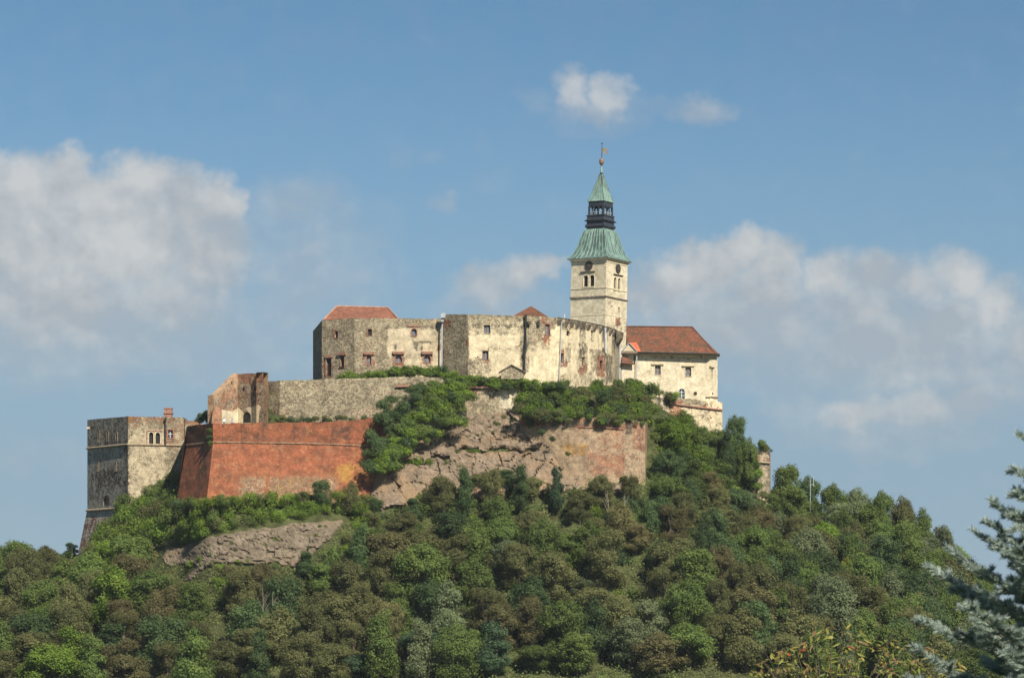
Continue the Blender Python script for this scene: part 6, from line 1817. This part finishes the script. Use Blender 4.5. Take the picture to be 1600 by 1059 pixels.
# ------------------------------------------------------------------ blue spruce in the right foreground
def build_spruce():
    rng = np.random.RandomState(12); Y0 = 16.0; X0 = (1676 - 800) * Y0 / F; za = ZP(645, Y0); zg = float(hill_z(X0, Y0))
    t = thing('spruce_tree', 'blue spruce reaching into the right edge of the foreground', 'tree', (X0, Y0, zg))
    m = MB(); m.tube([(X0, Y0, zg - .3), (X0, Y0, za - 1.6), (X0, Y0, za)], [.11, .05, .010], 8); m.build('trunk', MT['bark'], t)
    nP, nD, nL, nT = [], [], [], []
    limbs = MB(); core = []

    def shoot(p, d, ln, young):
        """needles all round a shoot"""
        core.append((p, p + d * ln)); n = int(ln * 1500); f = rng.rand(n); a = rng.normal(size=(n, 3)); a -= np.outer(a @ d, d); a /= np.linalg.norm(a, axis=1, keepdims=True)
        pos = p + np.outer(f * ln, d); dr = a * .85 + d * .75 + np.array([0, 0, .18]); dr /= np.linalg.norm(dr, axis=1, keepdims=True)
        nP.append(pos); nD.append(dr); nL.append(np.full(n, .033) * rng.uniform(.75, 1.2, n)); nT.append(np.clip(young * .75 + rng.uniform(-.1, .25, n), 0, 1))
    z = za - .10
    while z > za - 2.0:
        dep = za - z; L0 = .08 + .66 * dep - .05 * dep * dep; nb = 6; a0 = rng.uniform(0, 6.283)
        for b in range(nb):
            an = a0 + 6.283 * b / nb + rng.uniform(-.25, .25); L = L0 * rng.uniform(.62, 1.12)
            side = np.array([math.cos(an), math.sin(an), 0.0])
            if side[0] > .45: continue                     # far side, never seen past the trunk
            rise = .55 - .30 * dep
            pts = []; n = 7
            for i in range(n + 1):
                f = i / n; pts.append(np.array([X0, Y0, z]) + side * L * f + np.array([0, 0, L * (rise * f + .22 * f * f * (1 if dep > .8 else .3))]) + rng.normal(size=3) * .012)
            limbs.tube(pts, [max(.004, .018 * (1 - .85 * i / n) * (L / 1.2)) for i in range(n + 1)], 5, cap=False)
            perp = np.cross(side, [0, 0, 1.0])
            k = 0; s_ = .16
            while s_ < 1.0:
                f = s_; i = min(int(f * n), n - 1); p = pts[i] + (pts[i + 1] - pts[i]) * (f * n - i); tang = pts[i + 1] - pts[i]; tang /= np.linalg.norm(tang)
                for sg in (-1, 1):
                    d = tang * .72 + perp * sg * rng.uniform(.55, .9) + np.array([0, 0, rng.uniform(-.18, .22)]); d /= np.linalg.norm(d)
                    ln = L * .30 * (1.0 - f) + rng.uniform(.05, .09)
                    young = .35 + .75 * f
                    shoot(p, d, ln, young)
                    q = p + d * ln * .45
                    if ln > .13:
                        for s2 in (-1, 1):
                            d2 = d * .7 + np.cross(d, [0, 0, 1.0]) * s2 * .6 + np.array([0, 0, rng.uniform(-.1, .25)]); d2 /= np.linalg.norm(d2); shoot(q, d2, ln * .5, young)
                s_ += .075 / L * rng.uniform(.75, 1.3)
            tang = pts[-1] - pts[-2]; shoot(pts[-2], tang / np.linalg.norm(tang), np.linalg.norm(tang) + .05, 1.0)
        z -= .14 * rng.uniform(.6, 1.4)
    cm = MB()
    for (p, q) in core: cm.tube([p, q], [.007, .004], 4, cap=False)
    cm.build('shoots', mat_plain('spruce_shoots', (0.20, 0.26, 0.20), .8, .3, 20.0), t)['kind'] = 'stuff'
    limbs.build('branches', MT['bark'], t)['kind'] = 'stuff'
    Pn, D, Ln, T = [np.concatenate(q) for q in (nP, nD, nL, nT)]; n = len(Pn)
    w = np.cross(D, rng.normal(size=(n, 3))); w /= np.linalg.norm(w, axis=1, keepdims=True)
    V = np.stack([Pn - w * .0030, Pn + w * .0030, Pn + D * Ln[:, None]], 1).reshape(-1, 3) - np.array([X0, Y0, zg])
    me = bpy.data.meshes.new('needles'); me.vertices.add(3 * n); me.vertices.foreach_set('co', V.astype(np.float32).ravel())
    me.loops.add(3 * n); me.loops.foreach_set('vertex_index', np.arange(3 * n, dtype=np.int32)); me.polygons.add(n); me.polygons.foreach_set('loop_start', np.arange(0, 3 * n, 3, dtype=np.int32))
    at = me.attributes.new('tint', 'FLOAT', 'POINT'); at.data.foreach_set('value', np.repeat(T, 3).astype(np.float32)); me.update(calc_edges=True)
    me.materials.append(mat_leaf('blue_spruce_needles', (0.17, 0.24, 0.13), (0.70, 0.80, 0.72), trans=.35, hue=.0))
    o = bpy.data.objects.new('needles', me); COL.objects.link(o); o.parent = t; o['kind'] = 'stuff'
    print('needles', n)


build_spruce()


# ------------------------------------------------------------------ young tree with turning leaves in the lower right foreground
def build_sapling():
    rng = np.random.RandomState(31); Y0 = 42.0; X0 = (1290 - 800) * Y0 / F; zg = float(hill_z(X0, Y0)); zb = ZP(1120, Y0)
    t = thing('young_tree', 'thin branched young tree with hanging yellow, green and red leaves', 'tree', (X0, Y0, zg))
    m = MB(); m.tube([(X0, Y0, zg - .2), (X0 + .05, Y0, (zg + zb) / 2), (X0, Y0, zb)], [.07, .05, .035], 7); m.build('trunk', MT['bark'], t)
    # leaf: pointed, folded along the rib, drooping
    lm = {}
    vs = [(0, 0, 0), (.016, .003, -.03), (.019, .006, -.06), (.010, .004, -.095), (0, .0, -.12), (-.010, .004, -.095), (-.019, .006, -.06), (-.016, .003, -.03), (0, -.004, -.05), (0, -.005, -.085)]
    fs = [(0, 1, 8), (1, 2, 9, 8), (2, 3, 9), (3, 4, 9), (4, 5, 9), (5, 6, 9), (6, 7, 8, 9), (7, 0, 8)]
    for nm, a in (('yg', (0.25, 0.25, 0.055)), ('g', (0.13, 0.17, 0.04)), ('y', (0.34, 0.27, 0.07)), ('b', (0.25, 0.16, 0.075)), ('r', (0.40, 0.09, 0.04))):
        me = bpy.data.meshes.new('leaf'); me.from_pydata(vs, [], fs); me.update()
        q = NT('turning_leaf_' + nm); oi = q.n('ShaderNodeObjectInfo'); c = q.scale(a, q.math('MULTIPLY_ADD', oi.outputs['Random'], .5, .75)); tr = q.n('ShaderNodeBsdfTranslucent'); q.set(tr.inputs[0], c)
        mx = q.n('ShaderNodeMixShader'); mx.inputs[0].default_value = .35; q.L.new(q.principled(c, .5, spec=.3), mx.inputs[1]); q.L.new(tr.outputs[0], mx.inputs[2]); me.materials.append(q.done(mx.outputs[0])); lm[nm] = me
    tips = [(1235, 1015), (1258, 985), (1272, 958), (1300, 972), (1318, 965), (1345, 968), (1350, 1000), (1385, 1010), (1200, 1040), (1170, 1050), (1225, 1050), (1290, 1010), (1320, 1030), (1395, 985), (1420, 1005), (1440, 1030), (1375, 1045), (1260, 1040), (1460, 1010), (1185, 1020), (1405, 1050), (1335, 1050), (1425, 965), (1480, 1045)]
    count = 0
    for (px, py) in tips:
        e = P(px, py, Y0 + rng.uniform(-.5, .5)); s0 = Vector((X0 + (e.x - X0) * .12, Y0, zb - .15)); mid = s0.lerp(e, .55) + Vector(((e.x - X0) * .10, rng.uniform(-.1, .1), .03))
        b = MB(); b.tube([s0, mid, e], [.011, .007, .0025], 5); b.build('branch', MT['bark'], t)
        for i in range(12):
            f = rng.uniform(.25, 1.0); p = s0.lerp(mid, f / .55) if f < .55 else mid.lerp(e, (f - .55) / .45)
            p = p + Vector(rng.normal(0, .03, 3).tolist())
            nm = rng.choice(['yg', 'g', 'y', 'b', 'r'], p=[.38, .28, .15, .17, .02])
            o = bpy.data.objects.new('leaf', lm[nm]); COL.objects.link(o); o.parent = t; o.location = p - Vector((X0, Y0, zg))
            o.rotation_euler = (rng.normal(0, .75), rng.normal(0, .75), rng.uniform(0, 6.283)); k = rng.uniform(.42, .82); o.scale = (k * 1.8, k, k); count += 1
    # the smaller leaves further back in the crown
    vv, ff, mi = [], [], []
    for i in range(480):
        px = rng.uniform(1165, 1500); py = rng.uniform(np.interp(px, [1165, 1230, 1290, 1350, 1430, 1500], [1040, 1005, 975, 985, 1000, 1030]), 1075)
        c = P(px, py, Y0 + rng.uniform(.1, 1.2)); k = rng.uniform(.45, .9); a = rng.uniform(0, 6.283); tl = rng.normal(0, .9); n0 = len(vv)
        for (x, y, z) in vs:
            x, z = x * math.cos(tl) - z * math.sin(tl), x * math.sin(tl) + z * math.cos(tl)
            vv.append((c.x - X0 + k * (1.8 * x * math.cos(a) - y * math.sin(a)), c.y - Y0 + k * (1.8 * x * math.sin(a) + y * math.cos(a)), c.z - zg + k * z))
        ff += [tuple(j + n0 for j in f) for f in fs]; mi += [int(rng.choice(5, p=[.34, .32, .12, .20, .02]))] * len(fs)
    me = bpy.data.meshes.new('small_leaves'); me.from_pydata(vv, [], ff)
    for nm in ('yg', 'g', 'y', 'b', 'r'): me.materials.append(lm[nm].materials[0])
    me.polygons.foreach_set('material_index', mi); me.update(); o = bpy.data.objects.new('small_leaves', me); COL.objects.link(o); o.parent = t; o['kind'] = 'stuff'
    for i in range(9):
        px = rng.uniform(1180, 1490); e = P(px, rng.uniform(985, 1030), Y0 + rng.uniform(.2, 1.0)); b = MB(); b.tube([Vector((X0 + (e.x - X0) * .3, Y0 + .2, zb)), e], [.008, .002], 5); b.build('branch', MT['bark'], t)
    # fine twigs
    for px0, py0, px1, py1 in ((1468, 1065, 1395, 995), (1450, 905, 1470, 960), (1420, 930, 1432, 985)):
        b = MB(); b.tube([P(px0, py0, Y0), P(px1, py1, Y0)], [.006, .003], 5); b.build('twig', MT['bark'], t)


build_sapling()


# ------------------------------------------------------------------ labels of the wood: kind, place, and order from the left
def name_plants():
    COLN = {'olive': 'olive brown', 'mid': 'mid green', 'dark': 'dark green', 'bright': 'bright green', 'grey': 'grey green', 'teal': 'blue green', 'yellow': 'yellowish', 'rust': 'rust brown'}
    ORD = ['first', 'second', 'third', 'fourth', 'fifth', 'sixth', 'seventh', 'eighth', 'ninth', 'tenth', 'eleventh', 'twelfth', 'thirteenth', 'fourteenth', 'fifteenth', 'sixteenth', 'seventeenth', 'eighteenth', 'nineteenth', 'twentieth']
    G = {}
    for (o, kind, bush, px, py, lab) in PLANTS:
        noun = 'shrub' if bush else 'tree'
        if isinstance(lab, str): o['group'] = 'trees of the wooded hill'; continue
        if lab: place = lab[0]
        else:
            band = 'high' if py < 850 else ('midway' if py < 930 else ('low' if py < 1000 else 'at the bottom'))
            where = 'below the stone tower' if px < 260 else 'below the red bastion' if px < 560 else 'below the ivy' if px < 700 else 'below the cliff' if px < 840 else 'below the brick bastion' if px < 1010 else 'below the chapel' if px < 1180 else 'below the mast' if px < 1330 else 'near the spruce'
            if bush: where = 'beside the stone tower' if px < 215 else 'between tower and bastion' if px < 285 else 'under the bastion corner' if px < 365 else 'under the red bastion' if px < 470 else 'right of the grey slab' if px < 580 else where
            if bush and px < 580: band = 'high' if py < 770 else ('upper' if py < 800 else ('middle' if py < 840 else 'low'))
            place = band + ' ' + where
        G.setdefault((COLN[kind], noun, place), []).append((px, o, lab))
    for (c, noun, place), L in G.items():
        L.sort(key=lambda q: q[0])
        for i, (px, o, lab) in enumerate(L):
            o['group'] = lab[1] if lab else ('shrubs of the hillside' if noun == 'shrub' else 'trees of the wooded hill')
            o['label'] = ('%s %s %s' % (c, noun, place)) if len(L) == 1 else ('%s %s from left of the %s %ss %s' % (ORD[min(i, 19)], '', c, noun, place)).replace('  ', ' ')


name_plants()


# ------------------------------------------------------------------ thin summer haze between the camera and the hill
def build_haze():
    m = MB(); m.box((0, 6400, 66), (26000, 17600, 136))
    o = m.build('haze', None); o['kind'] = 'stuff'; o['label'] = 'thin bluish summer haze filling the air'; o['category'] = 'haze'
    mt = bpy.data.materials.new('haze'); mt.use_nodes = True; nt = mt.node_tree; nt.nodes.clear()
    out = nt.nodes.new('ShaderNodeOutputMaterial'); v = nt.nodes.new('ShaderNodeVolumePrincipled')
    v.inputs['Color'].default_value = (0.80, 0.90, 1.0, 1); v.inputs['Density'].default_value = 0.000045; v.inputs['Anisotropy'].default_value = 0.0
    nt.links.new(v.outputs[0], out.inputs['Volume']); o.data.materials.append(mt)


build_haze()
